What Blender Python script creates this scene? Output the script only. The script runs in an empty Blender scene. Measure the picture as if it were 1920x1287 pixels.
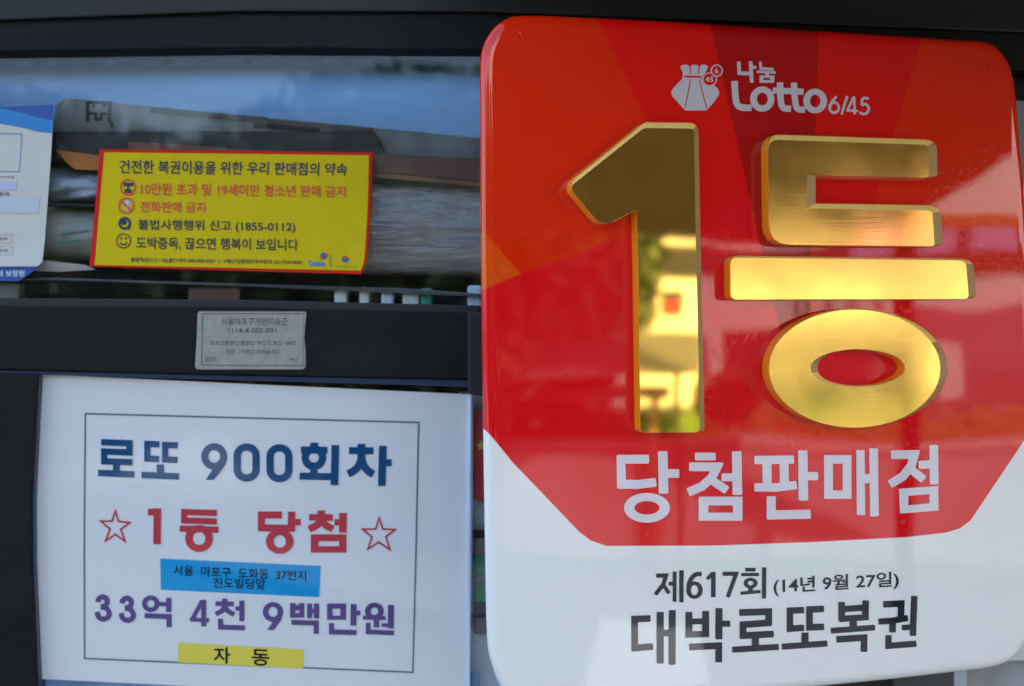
import bpy, bmesh, math, random
import numpy as np
from mathutils import Vector, Matrix
from mathutils.geometry import tessellate_polygon
random.seed(7)
sc = bpy.context.scene
COL = sc.collection
R_ = math.radians

# ------------------------------------------------------------------ camera
F_PX = 2600.0
CAM = Vector((0.0, -1.2, 0.0))
cd = bpy.data.cameras.new('camera'); cam = bpy.data.objects.new('camera', cd); COL.objects.link(cam)
cd.sensor_width = 36.0; cd.lens = 36.0*F_PX/1920.0
cd.clip_start = 0.02; cd.clip_end = 600
cam.location = CAM; cam.rotation_euler = (R_(90), 0, 0)
cd.dof.use_dof = True; cd.dof.focus_distance = 1.07; cd.dof.aperture_fstop = 5.6
sc.camera = cam

# ------------------------------------------------------------------ sky, sun, exposure
SUN_EL, SUN_AZ = R_(40), R_(-28)       # the sun stands behind the shop, slightly to the left
w = bpy.data.worlds.new('World'); sc.world = w; w.use_nodes = True
nt = w.node_tree; bg = nt.nodes['Background']
sky = nt.nodes.new('ShaderNodeTexSky'); sky.sky_type = 'NISHITA'; sky.sun_disc = False
sky.sun_elevation = SUN_EL; sky.sun_rotation = SUN_AZ
sky.air_density = 1.0; sky.dust_density = 2.0; sky.ozone_density = 1.0
nt.links.new(sky.outputs[0], bg.inputs[0]); bg.inputs[1].default_value = 0.15
sd = bpy.data.lights.new('sun', 'SUN'); sun = bpy.data.objects.new('sun', sd); COL.objects.link(sun)
sd.energy = 3.2; sd.angle = R_(0.53); sd.color = (1.0, 0.95, 0.87)
sdir = Vector((math.sin(SUN_AZ)*math.cos(SUN_EL), math.cos(SUN_AZ)*math.cos(SUN_EL), math.sin(SUN_EL)))
sun.rotation_euler = (-sdir).to_track_quat('-Z', 'Y').to_euler()
sun.location = (0, 6, 8)
sc.view_settings.view_transform = 'Standard'; sc.view_settings.look = 'None'
sc.view_settings.gamma = 1.0; sc.view_settings.exposure = 2.2
sc.view_settings.use_curve_mapping = False
sc.cycles.use_denoising = True
sc.cycles.max_bounces = 10; sc.cycles.transparent_max_bounces = 12
sc.cycles.sample_clamp_indirect = 6.0

# ------------------------------------------------------------------ geometry frames
def ray(px, py):
    return Vector(((px-960.0)/F_PX, 1.0, (643.5-py)/F_PX))
def DP(px, py, Y):                      # a point seen at that place, at distance Y in front of the camera
    return CAM + ray(px, py)*Y
TH = R_(18)
SO = DP(900, 643, 1.0)                  # left end of the sign face
SH = Vector((math.cos(TH), math.sin(TH), 0.012)).normalized()
SN = Vector((math.sin(TH), -math.cos(TH), 0.0)); SN = (SN - SH*SN.dot(SH)).normalized()
SV = SN.cross(SH).normalized()
if SV.z < 0: SV = -SV
def SP(px, py, n=0.0):                  # point on the sign plane, n metres proud of its face
    d = ray(px, py); t = ((SO + SN*n) - CAM).dot(SN)/d.dot(SN)
    return CAM + d*t
def SL(px, py, n=0.0):                  # the same in the sign's own axes
    v = SP(px, py, n) - SO
    return (v.dot(SH), v.dot(SV), v.dot(SN))
SIGN_M = Matrix(((SH.x, SV.x, SN.x, SO.x), (SH.y, SV.y, SN.y, SO.y), (SH.z, SV.z, SN.z, SO.z), (0, 0, 0, 1)))
def RF(px, py, dist):                   # where the sign face mirrors to, dist metres away
    p = SP(px, py); d = ray(px, py).normalized()
    r = d - SN*2*d.dot(SN)
    return p + r*dist

# ------------------------------------------------------------------ materials
def pmat(name, col, rough=0.5, metal=0.0, coat=0.0, coat_r=0.03, noise=0.0, nscale=40.0, bump=0.0, bscale=80.0, trans=0.0, spec=0.5, stretch=None, sss=0.0):
    m = bpy.data.materials.new(name); m.use_nodes = True; N = m.node_tree; b = N.nodes['Principled BSDF']
    b.inputs['Base Color'].default_value = (*col, 1); b.inputs['Roughness'].default_value = rough
    b.inputs['Metallic'].default_value = metal; b.inputs['Coat Weight'].default_value = coat
    b.inputs['Coat Roughness'].default_value = coat_r; b.inputs['Transmission Weight'].default_value = trans
    b.inputs['Specular IOR Level'].default_value = spec
    tc = N.nodes.new('ShaderNodeTexCoord'); out = tc.outputs['Object']
    if stretch:
        mp = N.nodes.new('ShaderNodeMapping'); mp.inputs['Scale'].default_value = stretch
        N.links.new(out, mp.inputs[0]); out = mp.outputs[0]
    if noise:
        t = N.nodes.new('ShaderNodeTexNoise'); t.inputs['Scale'].default_value = nscale; t.inputs['Detail'].default_value = 6
        N.links.new(out, t.inputs['Vector'])
        mx = N.nodes.new('ShaderNodeMix'); mx.data_type = 'RGBA'; mx.blend_type = 'MULTIPLY'
        mr = N.nodes.new('ShaderNodeMapRange'); mr.inputs[1].default_value = 0.3; mr.inputs[2].default_value = 0.7
        mr.inputs[3].default_value = 1-noise; mr.inputs[4].default_value = 1+noise*0.4
        N.links.new(t.outputs[0], mr.inputs[0]); mx.inputs[0].default_value = 1
        mx.inputs[6].default_value = (*col, 1); N.links.new(mr.outputs[0], mx.inputs[7])
        N.links.new(mx.outputs[2], b.inputs['Base Color'])
        ad = N.nodes.new('ShaderNodeMath'); ad.operation = 'MULTIPLY_ADD'
        N.links.new(t.outputs[0], ad.inputs[0]); ad.inputs[1].default_value = 0.2; ad.inputs[2].default_value = max(0.0, rough-0.1)
        if rough > 0.15: N.links.new(ad.outputs[0], b.inputs['Roughness'])
    if bump:
        t2 = N.nodes.new('ShaderNodeTexNoise'); t2.inputs['Scale'].default_value = bscale; t2.inputs['Detail'].default_value = 4
        N.links.new(out, t2.inputs['Vector'])
        bp = N.nodes.new('ShaderNodeBump'); bp.inputs['Strength'].default_value = 1.0; bp.inputs['Distance'].default_value = bump
        N.links.new(t2.outputs[0], bp.inputs['Height']); N.links.new(bp.outputs[0], b.inputs['Normal'])
        N.links.new(bp.outputs[0], b.inputs['Coat Normal'])
    return m

def glass_mat():
    m = bpy.data.materials.new('window_glass'); m.use_nodes = True; N = m.node_tree
    N.nodes.remove(N.nodes['Principled BSDF']); o = N.nodes['Material Output']
    t = N.nodes.new('ShaderNodeBsdfTransparent'); t.inputs[0].default_value = (0.975, 0.98, 0.98, 1)
    g = N.nodes.new('ShaderNodeBsdfGlossy'); g.inputs['Roughness'].default_value = 0.02
    f = N.nodes.new('ShaderNodeFresnel'); f.inputs[0].default_value = 1.5
    mx = N.nodes.new('ShaderNodeMixShader')
    ge = N.nodes.new('ShaderNodeNewGeometry'); iv = N.nodes.new('ShaderNodeMath'); iv.operation = 'SUBTRACT'; iv.inputs[0].default_value = 1.0
    ml = N.nodes.new('ShaderNodeMath'); ml.operation = 'MULTIPLY'; N.links.new(ge.outputs['Backfacing'], iv.inputs[1])
    N.links.new(iv.outputs[0], ml.inputs[0]); N.links.new(f.outputs[0], ml.inputs[1])
    N.links.new(ml.outputs[0], mx.inputs[0]); N.links.new(t.outputs[0], mx.inputs[1]); N.links.new(g.outputs[0], mx.inputs[2])
    N.links.new(mx.outputs[0], o.inputs[0])
    return m
def film_mat():
    m = bpy.data.materials.new('clear_film'); m.use_nodes = True; N = m.node_tree
    N.nodes.remove(N.nodes['Principled BSDF']); o = N.nodes['Material Output']
    t = N.nodes.new('ShaderNodeBsdfTransparent'); t.inputs[0].default_value = (0.9, 0.9, 0.9, 1)
    g = N.nodes.new('ShaderNodeBsdfGlossy'); g.inputs['Roughness'].default_value = 0.18
    f = N.nodes.new('ShaderNodeFresnel'); f.inputs[0].default_value = 1.9
    tx = N.nodes.new('ShaderNodeTexNoise'); tx.inputs['Scale'].default_value = 28; tx.inputs['Detail'].default_value = 5
    tc = N.nodes.new('ShaderNodeTexCoord'); mp = N.nodes.new('ShaderNodeMapping'); mp.inputs['Scale'].default_value = (0.25, 1, 1.6)
    bp = N.nodes.new('ShaderNodeBump'); bp.inputs['Distance'].default_value = 0.03
    N.links.new(tc.outputs['Object'], mp.inputs[0]); N.links.new(mp.outputs[0], tx.inputs['Vector'])
    N.links.new(tx.outputs[0], bp.inputs['Height']); N.links.new(bp.outputs[0], g.inputs['Normal']); N.links.new(bp.outputs[0], f.inputs['Normal'])
    mx = N.nodes.new('ShaderNodeMixShader')
    ge = N.nodes.new('ShaderNodeNewGeometry'); iv = N.nodes.new('ShaderNodeMath'); iv.operation = 'SUBTRACT'; iv.inputs[0].default_value = 1.0
    ml = N.nodes.new('ShaderNodeMath'); ml.operation = 'MULTIPLY'; N.links.new(ge.outputs['Backfacing'], iv.inputs[1])
    N.links.new(iv.outputs[0], ml.inputs[0]); N.links.new(f.outputs[0], ml.inputs[1])
    N.links.new(ml.outputs[0], mx.inputs[0]); N.links.new(t.outputs[0], mx.inputs[1]); N.links.new(g.outputs[0], mx.inputs[2])
    N.links.new(mx.outputs[0], o.inputs[0])
    return m

M = {}
M['frame'] = pmat('dark_painted_aluminium', (0.0070, 0.0068, 0.0058), 0.5, noise=0.35, nscale=25, bump=0.0003, bscale=250, spec=0.18)
M['black'] = pmat('black_plastic', (0.003, 0.003, 0.003), 0.5)
M['bead'] = pmat('window_gasket', (0.01, 0.03, 0.08), 0.3)
M['glass'] = glass_mat(); M['film'] = film_mat()
M['paper'] = pmat('laminated_paper', (0.68, 0.69, 0.68), 0.55, coat=1.0, coat_r=0.035, bump=0.0008, bscale=7, spec=0.0)
M['pnavy'] = pmat('navy_ink', (0.012, 0.068, 0.165), 0.5, coat=1.0, coat_r=0.035, spec=0.0)
M['pred'] = pmat('red_ink', (0.50, 0.045, 0.060), 0.5, coat=1.0, coat_r=0.035, spec=0.0)
M['ppurple'] = pmat('purple_ink', (0.100, 0.065, 0.20), 0.5, coat=1.0, coat_r=0.035, spec=0.0)
M['pgrey'] = pmat('grey_ink', (0.15, 0.17, 0.20), 0.5, coat=1.0, coat_r=0.035, spec=0.0)
M['pblue'] = pmat('sky_blue_print', (0.008, 0.29, 0.58), 0.5, coat=1.0, coat_r=0.035, spec=0.0)
M['pyellow'] = pmat('mustard_print', (0.72, 0.60, 0.07), 0.5, coat=1.0, coat_r=0.035, spec=0.0)
M['pblack'] = pmat('black_ink', (0.008, 0.009, 0.012), 0.5, coat=1.0, coat_r=0.035, spec=0.0)
M['yel'] = pmat('yellow_sticker', (0.60, 0.45, 0.004), 0.6, noise=0.06, nscale=60, spec=0.1)
M['redb'] = pmat('red_sticker_border', (0.55, 0.018, 0.008), 0.6, spec=0.1)
M['ykey'] = pmat('dark_blue_ink', (0.010, 0.012, 0.04), 0.5)
M['yred'] = pmat('orange_red_ink', (0.62, 0.05, 0.006), 0.5)
M['yblk'] = pmat('sticker_black_ink', (0.02, 0.02, 0.012), 0.5)
M['wht'] = pmat('white_ink', (0.7, 0.72, 0.72), 0.5)
M['plate'] = pmat('foil_label', (0.33, 0.32, 0.28), 0.45, metal=0.25, noise=0.15, nscale=120, bump=0.0001, bscale=300)
M['platetxt'] = pmat('faded_print', (0.07, 0.075, 0.07), 0.6)
M['cream'] = pmat('cream_paper', (0.55, 0.53, 0.47), 0.5, noise=0.05, nscale=20)
M['dblue'] = pmat('dark_blue_print', (0.01, 0.07, 0.30), 0.4)
M['mblue'] = pmat('mid_blue_print', (0.012, 0.19, 0.48), 0.4)
M['lav'] = pmat('lavender_print', (0.42, 0.45, 0.60), 0.5)
M['pink'] = pmat('pink_print', (0.55, 0.33, 0.33), 0.5)
M['steel'] = pmat('sky_tinted_brushed_steel', (0.105, 0.170, 0.26), 0.30, metal=0.85, noise=0.5, nscale=7, bump=0.00015, bscale=60, stretch=(0.4, 1, 2.5))  # blue of the mirrored sky put into the steel's base colour
M['corr'] = pmat('corroded_steel', (0.05, 0.11, 0.21), 0.4, metal=0.5, noise=0.95, nscale=70, stretch=(0.6, 1, 1.0))
M['news'] = pmat('newsprint', (0.15, 0.17, 0.18), 0.8, noise=0.3, nscale=16, stretch=(3, 1, 1))
M['newsink'] = pmat('newsprint_ink', (0.02, 0.02, 0.022), 0.8)
M['newsred'] = pmat('newsprint_maroon', (0.08, 0.065, 0.065), 0.8)
M['tray'] = pmat('black_tray', (0.004, 0.0045, 0.005), 0.6)
M['orange'] = pmat('orange_card', (0.42, 0.12, 0.01), 0.6, noise=0.3, nscale=30)
M['maroon'] = pmat('brown_red_card', (0.15, 0.03, 0.012), 0.5, noise=0.4, nscale=20)
M['maroon2'] = pmat('dull_maroon_print', (0.10, 0.035, 0.022), 0.5, noise=0.5, nscale=20, stretch=(0.3, 1, 2)); M['brown'] = pmat('dull_orange_print', (0.17, 0.085, 0.025), 0.5, noise=0.5, nscale=20)
M['wrap'] = pmat('wrapped_paper', (0.36, 0.35, 0.32), 0.6, noise=0.55, nscale=14, stretch=(0.35, 1, 2.2), bump=0.004, bscale=12)
M['track'] = pmat('worn_track_metal', (0.10, 0.105, 0.12), 0.3, metal=0.8, noise=0.3, nscale=20, stretch=(0.2, 1, 1))
M['carton'] = pmat('white_carton', (0.72, 0.78, 0.76), 0.5)
M['inner'] = pmat('dark_interior', (0.02, 0.021, 0.024), 0.8, noise=0.3, nscale=5)
M['redcard'] = pmat('red_card', (0.55, 0.02, 0.03), 0.4)
M['green'] = pmat('green_packet', (0.01, 0.30, 0.17), 0.4, noise=0.3, nscale=60)
M['bluew'] = pmat('pale_blue_plastic', (0.62, 0.76, 0.92), 0.35, noise=0.15, nscale=12)
M['greyp'] = pmat('grey_plastic', (0.20, 0.21, 0.22), 0.5)
# gold
def gold_mat(name, rough, scr, blotch):
    m = bpy.data.materials.new(name); m.use_nodes = True; N = m.node_tree; b = N.nodes['Principled BSDF']
    b.inputs['Base Color'].default_value = (0.95, 0.62, 0.15, 1); b.inputs['Metallic'].default_value = 1.0
    b.inputs['Roughness'].default_value = rough
    tc = N.nodes.new('ShaderNodeTexCoord')
    v = N.nodes.new('ShaderNodeTexNoise'); v.inputs['Scale'].default_value = 900; v.inputs['Detail'].default_value = 2
    N.links.new(tc.outputs['Object'], v.inputs['Vector'])
    l = N.nodes.new('ShaderNodeTexNoise'); l.inputs['Scale'].default_value = 14; l.inputs['Detail'].default_value = 3
    N.links.new(tc.outputs['Object'], l.inputs['Vector'])
    mr = N.nodes.new('ShaderNodeMapRange'); mr.inputs[1].default_value = 0.35; mr.inputs[2].default_value = 0.7
    mr.inputs[3].default_value = rough; mr.inputs[4].default_value = rough + blotch
    N.links.new(l.outputs[0], mr.inputs[0]); N.links.new(mr.outputs[0], b.inputs['Roughness'])
    bp = N.nodes.new('ShaderNodeBump'); bp.inputs['Distance'].default_value = scr
    N.links.new(v.outputs[0], bp.inputs['Height'])
    prev = bp
    for rot, st in ((0.15, (9, 1500, 1)), (0.8, (12, 900, 1)), (-0.55, (14, 800, 1))):
        mp = N.nodes.new('ShaderNodeMapping'); mp.inputs['Rotation'].default_value = (0, 0, rot); mp.inputs['Scale'].default_value = st
        N.links.new(tc.outputs['Object'], mp.inputs[0]); sn = N.nodes.new('ShaderNodeTexNoise'); sn.inputs['Scale'].default_value = 1.0; sn.inputs['Detail'].default_value = 1
        N.links.new(mp.outputs[0], sn.inputs['Vector']); cr = N.nodes.new('ShaderNodeMapRange'); cr.inputs[1].default_value = 0.62; cr.inputs[2].default_value = 0.72
        N.links.new(sn.outputs[0], cr.inputs[0]); b3 = N.nodes.new('ShaderNodeBump'); b3.inputs['Distance'].default_value = scr*(0.8 if rough > 0.05 else 0.0)
        N.links.new(cr.outputs[0], b3.inputs['Height']); N.links.new(prev.outputs[0], b3.inputs['Normal']); prev = b3
    bp = prev
    l2 = N.nodes.new('ShaderNodeTexNoise'); l2.inputs['Scale'].default_value = 9; N.links.new(tc.outputs['Object'], l2.inputs['Vector'])
    bp2 = N.nodes.new('ShaderNodeBump'); bp2.inputs['Distance'].default_value = 0.0001 if rough < 0.1 else 0.0005
    N.links.new(l2.outputs[0], bp2.inputs['Height']); N.links.new(bp.outputs[0], bp2.inputs['Normal'])
    N.links.new(bp2.outputs[0], b.inputs['Normal'])
    return m
M['gold'] = gold_mat('mirror_gold_acrylic', 0.02, 0.0000015, 0.02)
M['goldsatin'] = gold_mat('worn_gold_acrylic', 0.09, 0.000003, 0.10)
M['amber'] = pmat('amber_acrylic_edge', (0.95, 0.33, 0.008), 0.3, coat=0.3)
M['bevel'] = pmat('lit_gold_bevel', (0.98, 0.66, 0.18), 0.35, metal=0.05)  # brightness of the light on the bevels put into the gold
M['bevelshade'] = pmat('shaded_gold_bevel', (0.42, 0.25, 0.09), 0.45, metal=0.1)  # right-facing bevels: the same gold with their shade put into the colour
M['swhite'] = pmat('sign_white_print', (0.55, 0.50, 0.53), 0.5, coat=1.0, coat_r=0.02, spec=0.0)
M['sblack'] = pmat('sign_black_print', (0.018, 0.022, 0.032), 0.5, coat=1.0, coat_r=0.02, spec=0.0)
M['sred'] = pmat('sign_logo_line', (0.45, 0.03, 0.04), 0.5, coat=1.0, coat_r=0.02, spec=0.0)

def sign_material():
    m = bpy.data.materials.new('printed_acrylic_face'); m.use_nodes = True; N = m.node_tree; b = N.nodes['Principled BSDF']
    b.inputs['Roughness'].default_value = 0.45; b.inputs['Specular IOR Level'].default_value = 0.0; b.inputs['Coat Weight'].default_value = 1.0
    b.inputs['Coat Roughness'].default_value = 0.015; b.inputs['Coat IOR'].default_value = 1.55
    tc = N.nodes.new('ShaderNodeTexCoord')
    def half(p, q, inside):             # signed distance to the line p-q, positive on the side of 'inside'
        (x0, y0, _), (x1, y1, _), (xi, yi, _) = SL(*p), SL(*q), SL(*inside)
        a, c = -(y1-y0), (x1-x0); L = math.hypot(a, c); a /= L; c /= L; d = -(a*x0+c*y0)
        if a*xi+c*yi+d < 0: a, c, d = -a, -c, -d
        v = N.nodes.new('ShaderNodeVectorMath'); v.operation = 'DOT_PRODUCT'; v.inputs[1].default_value = (a, c, 0)
        N.links.new(tc.outputs['Object'], v.inputs[0])
        s = N.nodes.new('ShaderNodeMath'); s.operation = 'ADD'; s.inputs[1].default_value = d
        N.links.new(v.outputs['Value'], s.inputs[0]); return s.outputs[0]
    def region(lines, inside, soft=0.0003):
        cur = None
        for p, q in lines:
            h = half(p, q, inside)
            if cur is None: cur = h
            else:
                mn = N.nodes.new('ShaderNodeMath'); mn.operation = 'MINIMUM'
                N.links.new(cur, mn.inputs[0]); N.links.new(h, mn.inputs[1]); cur = mn.outputs[0]
        r = N.nodes.new('ShaderNodeMapRange'); r.inputs[1].default_value = -soft; r.inputs[2].default_value = soft
        N.links.new(cur, r.inputs[0]); return r.outputs[0]
    state = {'c': None}
    def layer(col, lines, inside, soft=0.0003):
        mx = N.nodes.new('ShaderNodeMix'); mx.data_type = 'RGBA'
        N.links.new(region(lines, inside, soft), mx.inputs[0])
        if isinstance(state['c'], tuple): mx.inputs[6].default_value = state['c']
        else: N.links.new(state['c'], mx.inputs[6])
        if isinstance(col, tuple): mx.inputs[7].default_value = (*col, 1)
        else: N.links.new(col, mx.inputs[7])
        state['c'] = mx.outputs[2]
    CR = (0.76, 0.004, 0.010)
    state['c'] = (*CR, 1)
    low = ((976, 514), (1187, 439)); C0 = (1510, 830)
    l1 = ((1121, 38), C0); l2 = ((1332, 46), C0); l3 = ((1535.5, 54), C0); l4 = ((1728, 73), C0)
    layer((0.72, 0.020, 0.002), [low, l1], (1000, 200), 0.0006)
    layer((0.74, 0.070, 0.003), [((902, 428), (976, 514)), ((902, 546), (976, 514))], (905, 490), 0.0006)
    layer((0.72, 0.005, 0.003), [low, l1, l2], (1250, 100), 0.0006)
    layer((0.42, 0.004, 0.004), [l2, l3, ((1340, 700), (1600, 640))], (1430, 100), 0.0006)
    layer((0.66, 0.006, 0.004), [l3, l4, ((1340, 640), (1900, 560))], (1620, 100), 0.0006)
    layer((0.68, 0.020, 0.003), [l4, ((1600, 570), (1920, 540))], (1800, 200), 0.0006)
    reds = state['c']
    state['c'] = (0.81, 0.81, 0.76, 1)
    pts = [(904, 797), (961, 867), (1086, 997.5), (1108, 1014), (1137, 1024), (1340, 1023.3), (1530, 1016.5), (1700, 1007.5), (1774, 999), (1800, 991), (1820, 976), (1920, 827)]
    layer(reds, list(zip(pts[:-1], pts[1:])), (1400, 500), 0.0002)
    N.links.new(state['c'], b.inputs['Base Color'])
    t2 = N.nodes.new('ShaderNodeTexNoise'); t2.inputs['Scale'].default_value = 7; t2.inputs['Detail'].default_value = 1
    N.links.new(tc.outputs['Object'], t2.inputs['Vector'])
    t3 = N.nodes.new('ShaderNodeTexNoise'); t3.inputs['Scale'].default_value = 260; t3.inputs['Detail'].default_value = 5
    N.links.new(tc.outputs['Object'], t3.inputs['Vector'])
    bp = N.nodes.new('ShaderNodeBump'); bp.inputs['Distance'].default_value = 0.0006; N.links.new(t2.outputs[0], bp.inputs['Height'])
    N.links.new(bp.outputs[0], b.inputs['Coat Normal'])
    mr = N.nodes.new('ShaderNodeMapRange'); mr.inputs[1].default_value = 0.45; mr.inputs[2].default_value = 0.75
    mr.inputs[3].default_value = 0.01; mr.inputs[4].default_value = 0.10
    N.links.new(t3.outputs[0], mr.inputs[0]); N.links.new(mr.outputs[0], b.inputs['Coat Roughness'])
    return m
M['sign'] = sign_material()

# ------------------------------------------------------------------ object helpers
def thing(name, label, cat, loc=None, mat=None, group=None):
    o = bpy.data.objects.new(name, None); COL.objects.link(o); o.empty_display_size = 0.05
    o.matrix_world = mat if mat else Matrix.Translation(loc)
    o['label'] = label; o['category'] = cat
    if group: o['group'] = group
    return o
def mobj(name, verts, faces, mats, parent=None, smooth=False, fmat=None, label=None, kind=None):
    me = bpy.data.meshes.new(name)
    root = parent
    inv = Matrix.Identity(4)
    if parent is not None:
        top = parent
        while top.parent is not None: top = top.parent
        inv = top.matrix_basis.inverted()
    if parent is None:
        c = sum((Vector(v) for v in verts), Vector())/max(1, len(verts)); inv = Matrix.Translation(-c)
    me.from_pydata([inv @ Vector(v) for v in verts], [], faces)
    if not isinstance(mats, (list, tuple)): mats = [mats]
    for m in mats: me.materials.append(m)
    if fmat: me.polygons.foreach_set('material_index', fmat)
    if smooth: me.polygons.foreach_set('use_smooth', [True]*len(me.polygons))
    me.update()
    o = bpy.data.objects.new(name, me); COL.objects.link(o)
    if parent is not None: o.parent = parent
    else: o.location = c
    if label: o['label'] = label
    if kind: o['kind'] = kind
    return o
def tag(o, label, cat, group=None):
    o['label'] = label; o['category'] = cat
    if group: o['group'] = group
    return o
def box(x0, x1, y0, y1, z0, z1, bev=0.0):
    bm = bmesh.new(); bmesh.ops.create_cube(bm, size=1)
    for v in bm.verts:
        v.co = Vector(((x0+x1)/2+v.co.x*(x1-x0), (y0+y1)/2+v.co.y*(y1-y0), (z0+z1)/2+v.co.z*(z1-z0)))
    if bev: bmesh.ops.bevel(bm, geom=bm.edges[:], offset=bev, segments=2, affect='EDGES', profile=0.6)
    vs = [v.co.copy() for v in bm.verts]; fs = [[v.index for v in f.verts] for f in bm.faces]
    bm.free(); return vs, fs
def hexa(quad, Ya, Yb, mat, name, parent=None, bev=0.0015):
    """solid whose front outline is seen at the four image points of quad at distance Ya and whose back is at Yb"""
    f = [DP(x, y, Ya) for x, y in quad]; b = [Vector((p.x, p.y+(Yb-Ya), p.z)) for p in f]
    bm = bmesh.new(); vs = [bm.verts.new(p) for p in f+b]
    n = len(quad)
    bm.faces.new(vs[:n]); bm.faces.new(vs[n:][::-1])
    for i in range(n): bm.faces.new((vs[i], vs[(i+1) % n], vs[n+(i+1) % n], vs[n+i]))
    bmesh.ops.recalc_face_normals(bm, faces=bm.faces)
    if bev: bmesh.ops.bevel(bm, geom=bm.edges[:], offset=bev, segments=2, affect='EDGES', profile=0.6)
    bm.verts.index_update()
    V = [v.co.copy() for v in bm.verts]; Fc = [[v.index for v in g.verts] for g in bm.faces]; bm.free()
    return mobj(name, V, Fc, mat, parent)
def rect_q(x0, y0, x1, y1): return [(x0, y0), (x1, y0), (x1, y1), (x0, y1)]
def sheet(name, rows, Yf, mat, parent, nu=24, nv=24, thick=0.0004, back=None):
    """thin curved sheet; rows = (v, xl, yl, xr, yr)"""
    vs = [r[0] for r in rows]
    def at(v, k): return float(np.interp(v, vs, [r[k] for r in rows]))
    V, Fc = [], []
    for lay in (0, 1):
        for j in range(nv+1):
            v = j/nv; xl, yl, xr, yr = (at(v, k) for k in (1, 2, 3, 4))
            for i in range(nu+1):
                u = i/nu; x, y = xl+(xr-xl)*u, yl+(yr-yl)*u
                p = DP(x, y, Yf(x, y)); p.y += lay*thick; V.append(p)
    W = nu+1; K = W*(nv+1)
    for j in range(nv):
        for i in range(nu):
            a = j*W+i; Fc.append((a, a+W, a+W+1, a+1)); Fc.append((K+a, K+a+1, K+a+W+1, K+a+W))
    for i in range(nu): Fc.append((i, i+1, K+i+1, K+i)); a = nv*W+i; Fc.append((a+1, a, K+a, K+a+1))
    for j in range(nv): a = j*W; Fc.append((a+W, a, K+a, K+a+W)); a = j*W+nu; Fc.append((a, a+W, K+a+W, K+a))
    return mobj(name, V, Fc, mat, parent, smooth=False)

# ---- lettering drawn as strokes: a signed distance field cut into flat ink
def poly_sdf(P, X, Y):
    d = np.full(X.shape, 1e18); s = np.ones(X.shape); n = len(P); j = n-1
    for i in range(n):
        ex, ey = P[j][0]-P[i][0], P[j][1]-P[i][1]; wx, wy = X-P[i][0], Y-P[i][1]
        t = np.clip((wx*ex+wy*ey)/(ex*ex+ey*ey+1e-12), 0, 1); bx, by = wx-ex*t, wy-ey*t
        d = np.minimum(d, bx*bx+by*by)
        c1 = Y >= P[i][1]; c2 = Y < P[j][1]; c3 = ex*wy > ey*wx
        fl = (c1 & c2 & c3) | (~c1 & ~c2 & ~c3); s = np.where(fl, -s, s); j = i
    return s*np.sqrt(d)
def stroke_poly(pts, wd, closed=False):
    P = [np.array(p, float) for p in pts]; n = len(P); L, Rr = [], []
    for i in range(n):
        a = P[i-1] if (i > 0 or closed) else None; c = P[(i+1) % n] if (i < n-1 or closed) else None
        d1 = (P[i]-a)/np.linalg.norm(P[i]-a) if a is not None else None
        d2 = (c-P[i])/np.linalg.norm(c-P[i]) if c is not None else None
        if d1 is None: d1 = d2
        if d2 is None: d2 = d1
        n1 = np.array([-d1[1], d1[0]]); n2 = np.array([-d2[1], d2[0]]); m = n1+n2; m /= np.linalg.norm(m)
        k = wd/2/max(0.35, m.dot(n1)); L.append(P[i]+m*k); Rr.append(P[i]-m*k)
    return L, Rr
def crom(pts, k=5):
    P = [np.array(p, float) for p in pts]; P = [2*P[0]-P[1]]+P+[2*P[-1]-P[-2]]; out = []
    for i in range(1, len(P)-2):
        for t in np.linspace(0, 1, k, endpoint=False):
            a, b, c, d = P[i-1:i+3]
            out.append(tuple(0.5*((2*b)+(-a+c)*t+(2*a-5*b+4*c-d)*t*t+(-a+3*b-3*c+d)*t**3)))
    out.append(tuple(P[-2])); return out
def op_sdf(op, X, Y, r):
    k = op[0]
    if k == 'S':
        _, wd, pts = op; pts = [np.array(p, float) for p in pts]
        if r:
            pts = list(pts)
            for e, f in ((0, 1), (-1, -2)):
                d = pts[f]-pts[e]; pts[e] = pts[e]+d/np.linalg.norm(d)*r
        L, Rr = stroke_poly(pts, wd-2*r)
        return poly_sdf(L+Rr[::-1], X, Y)-r
    if k == 'C':
        _, wd, pts = op; L, Rr = stroke_poly(pts, wd, True)
        a, b = poly_sdf(L, X, Y), poly_sdf(Rr, X, Y)
        return np.maximum(np.minimum(a, b), -np.maximum(a, b)) if False else np.maximum(np.minimum(a, b), -np.maximum(a, b))
    if k == 'P': return poly_sdf(op[1], X, Y)
    if k == 'R':
        _, x0, y0, x1, y1 = op; return poly_sdf([(x0, y0), (x1, y0), (x1, y1), (x0, y1)], X, Y)
    if k == 'E':
        _, cx, cy, RX, RY, rx, ry = op
        q = np.hypot((X-cx)/RX, (Y-cy)/RY); d = (q-1)*min(RX, RY)
        if rx: d = np.maximum(d, -(np.hypot((X-cx)/rx, (Y-cy)/ry)-1)*min(rx, ry))
        return d
    if k == 'RR':
        _, x0, y0, x1, y1, rad, wd = op; cx, cy = (x0+x1)/2, (y0+y1)/2
        qx = np.abs(X-cx)-((x1-x0)/2-rad); qy = np.abs(Y-cy)-((y1-y0)/2-rad)
        d = np.hypot(np.maximum(qx, 0), np.maximum(qy, 0))+np.minimum(np.maximum(qx, qy), 0)-rad
        return np.maximum(d, -d-wd)
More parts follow.
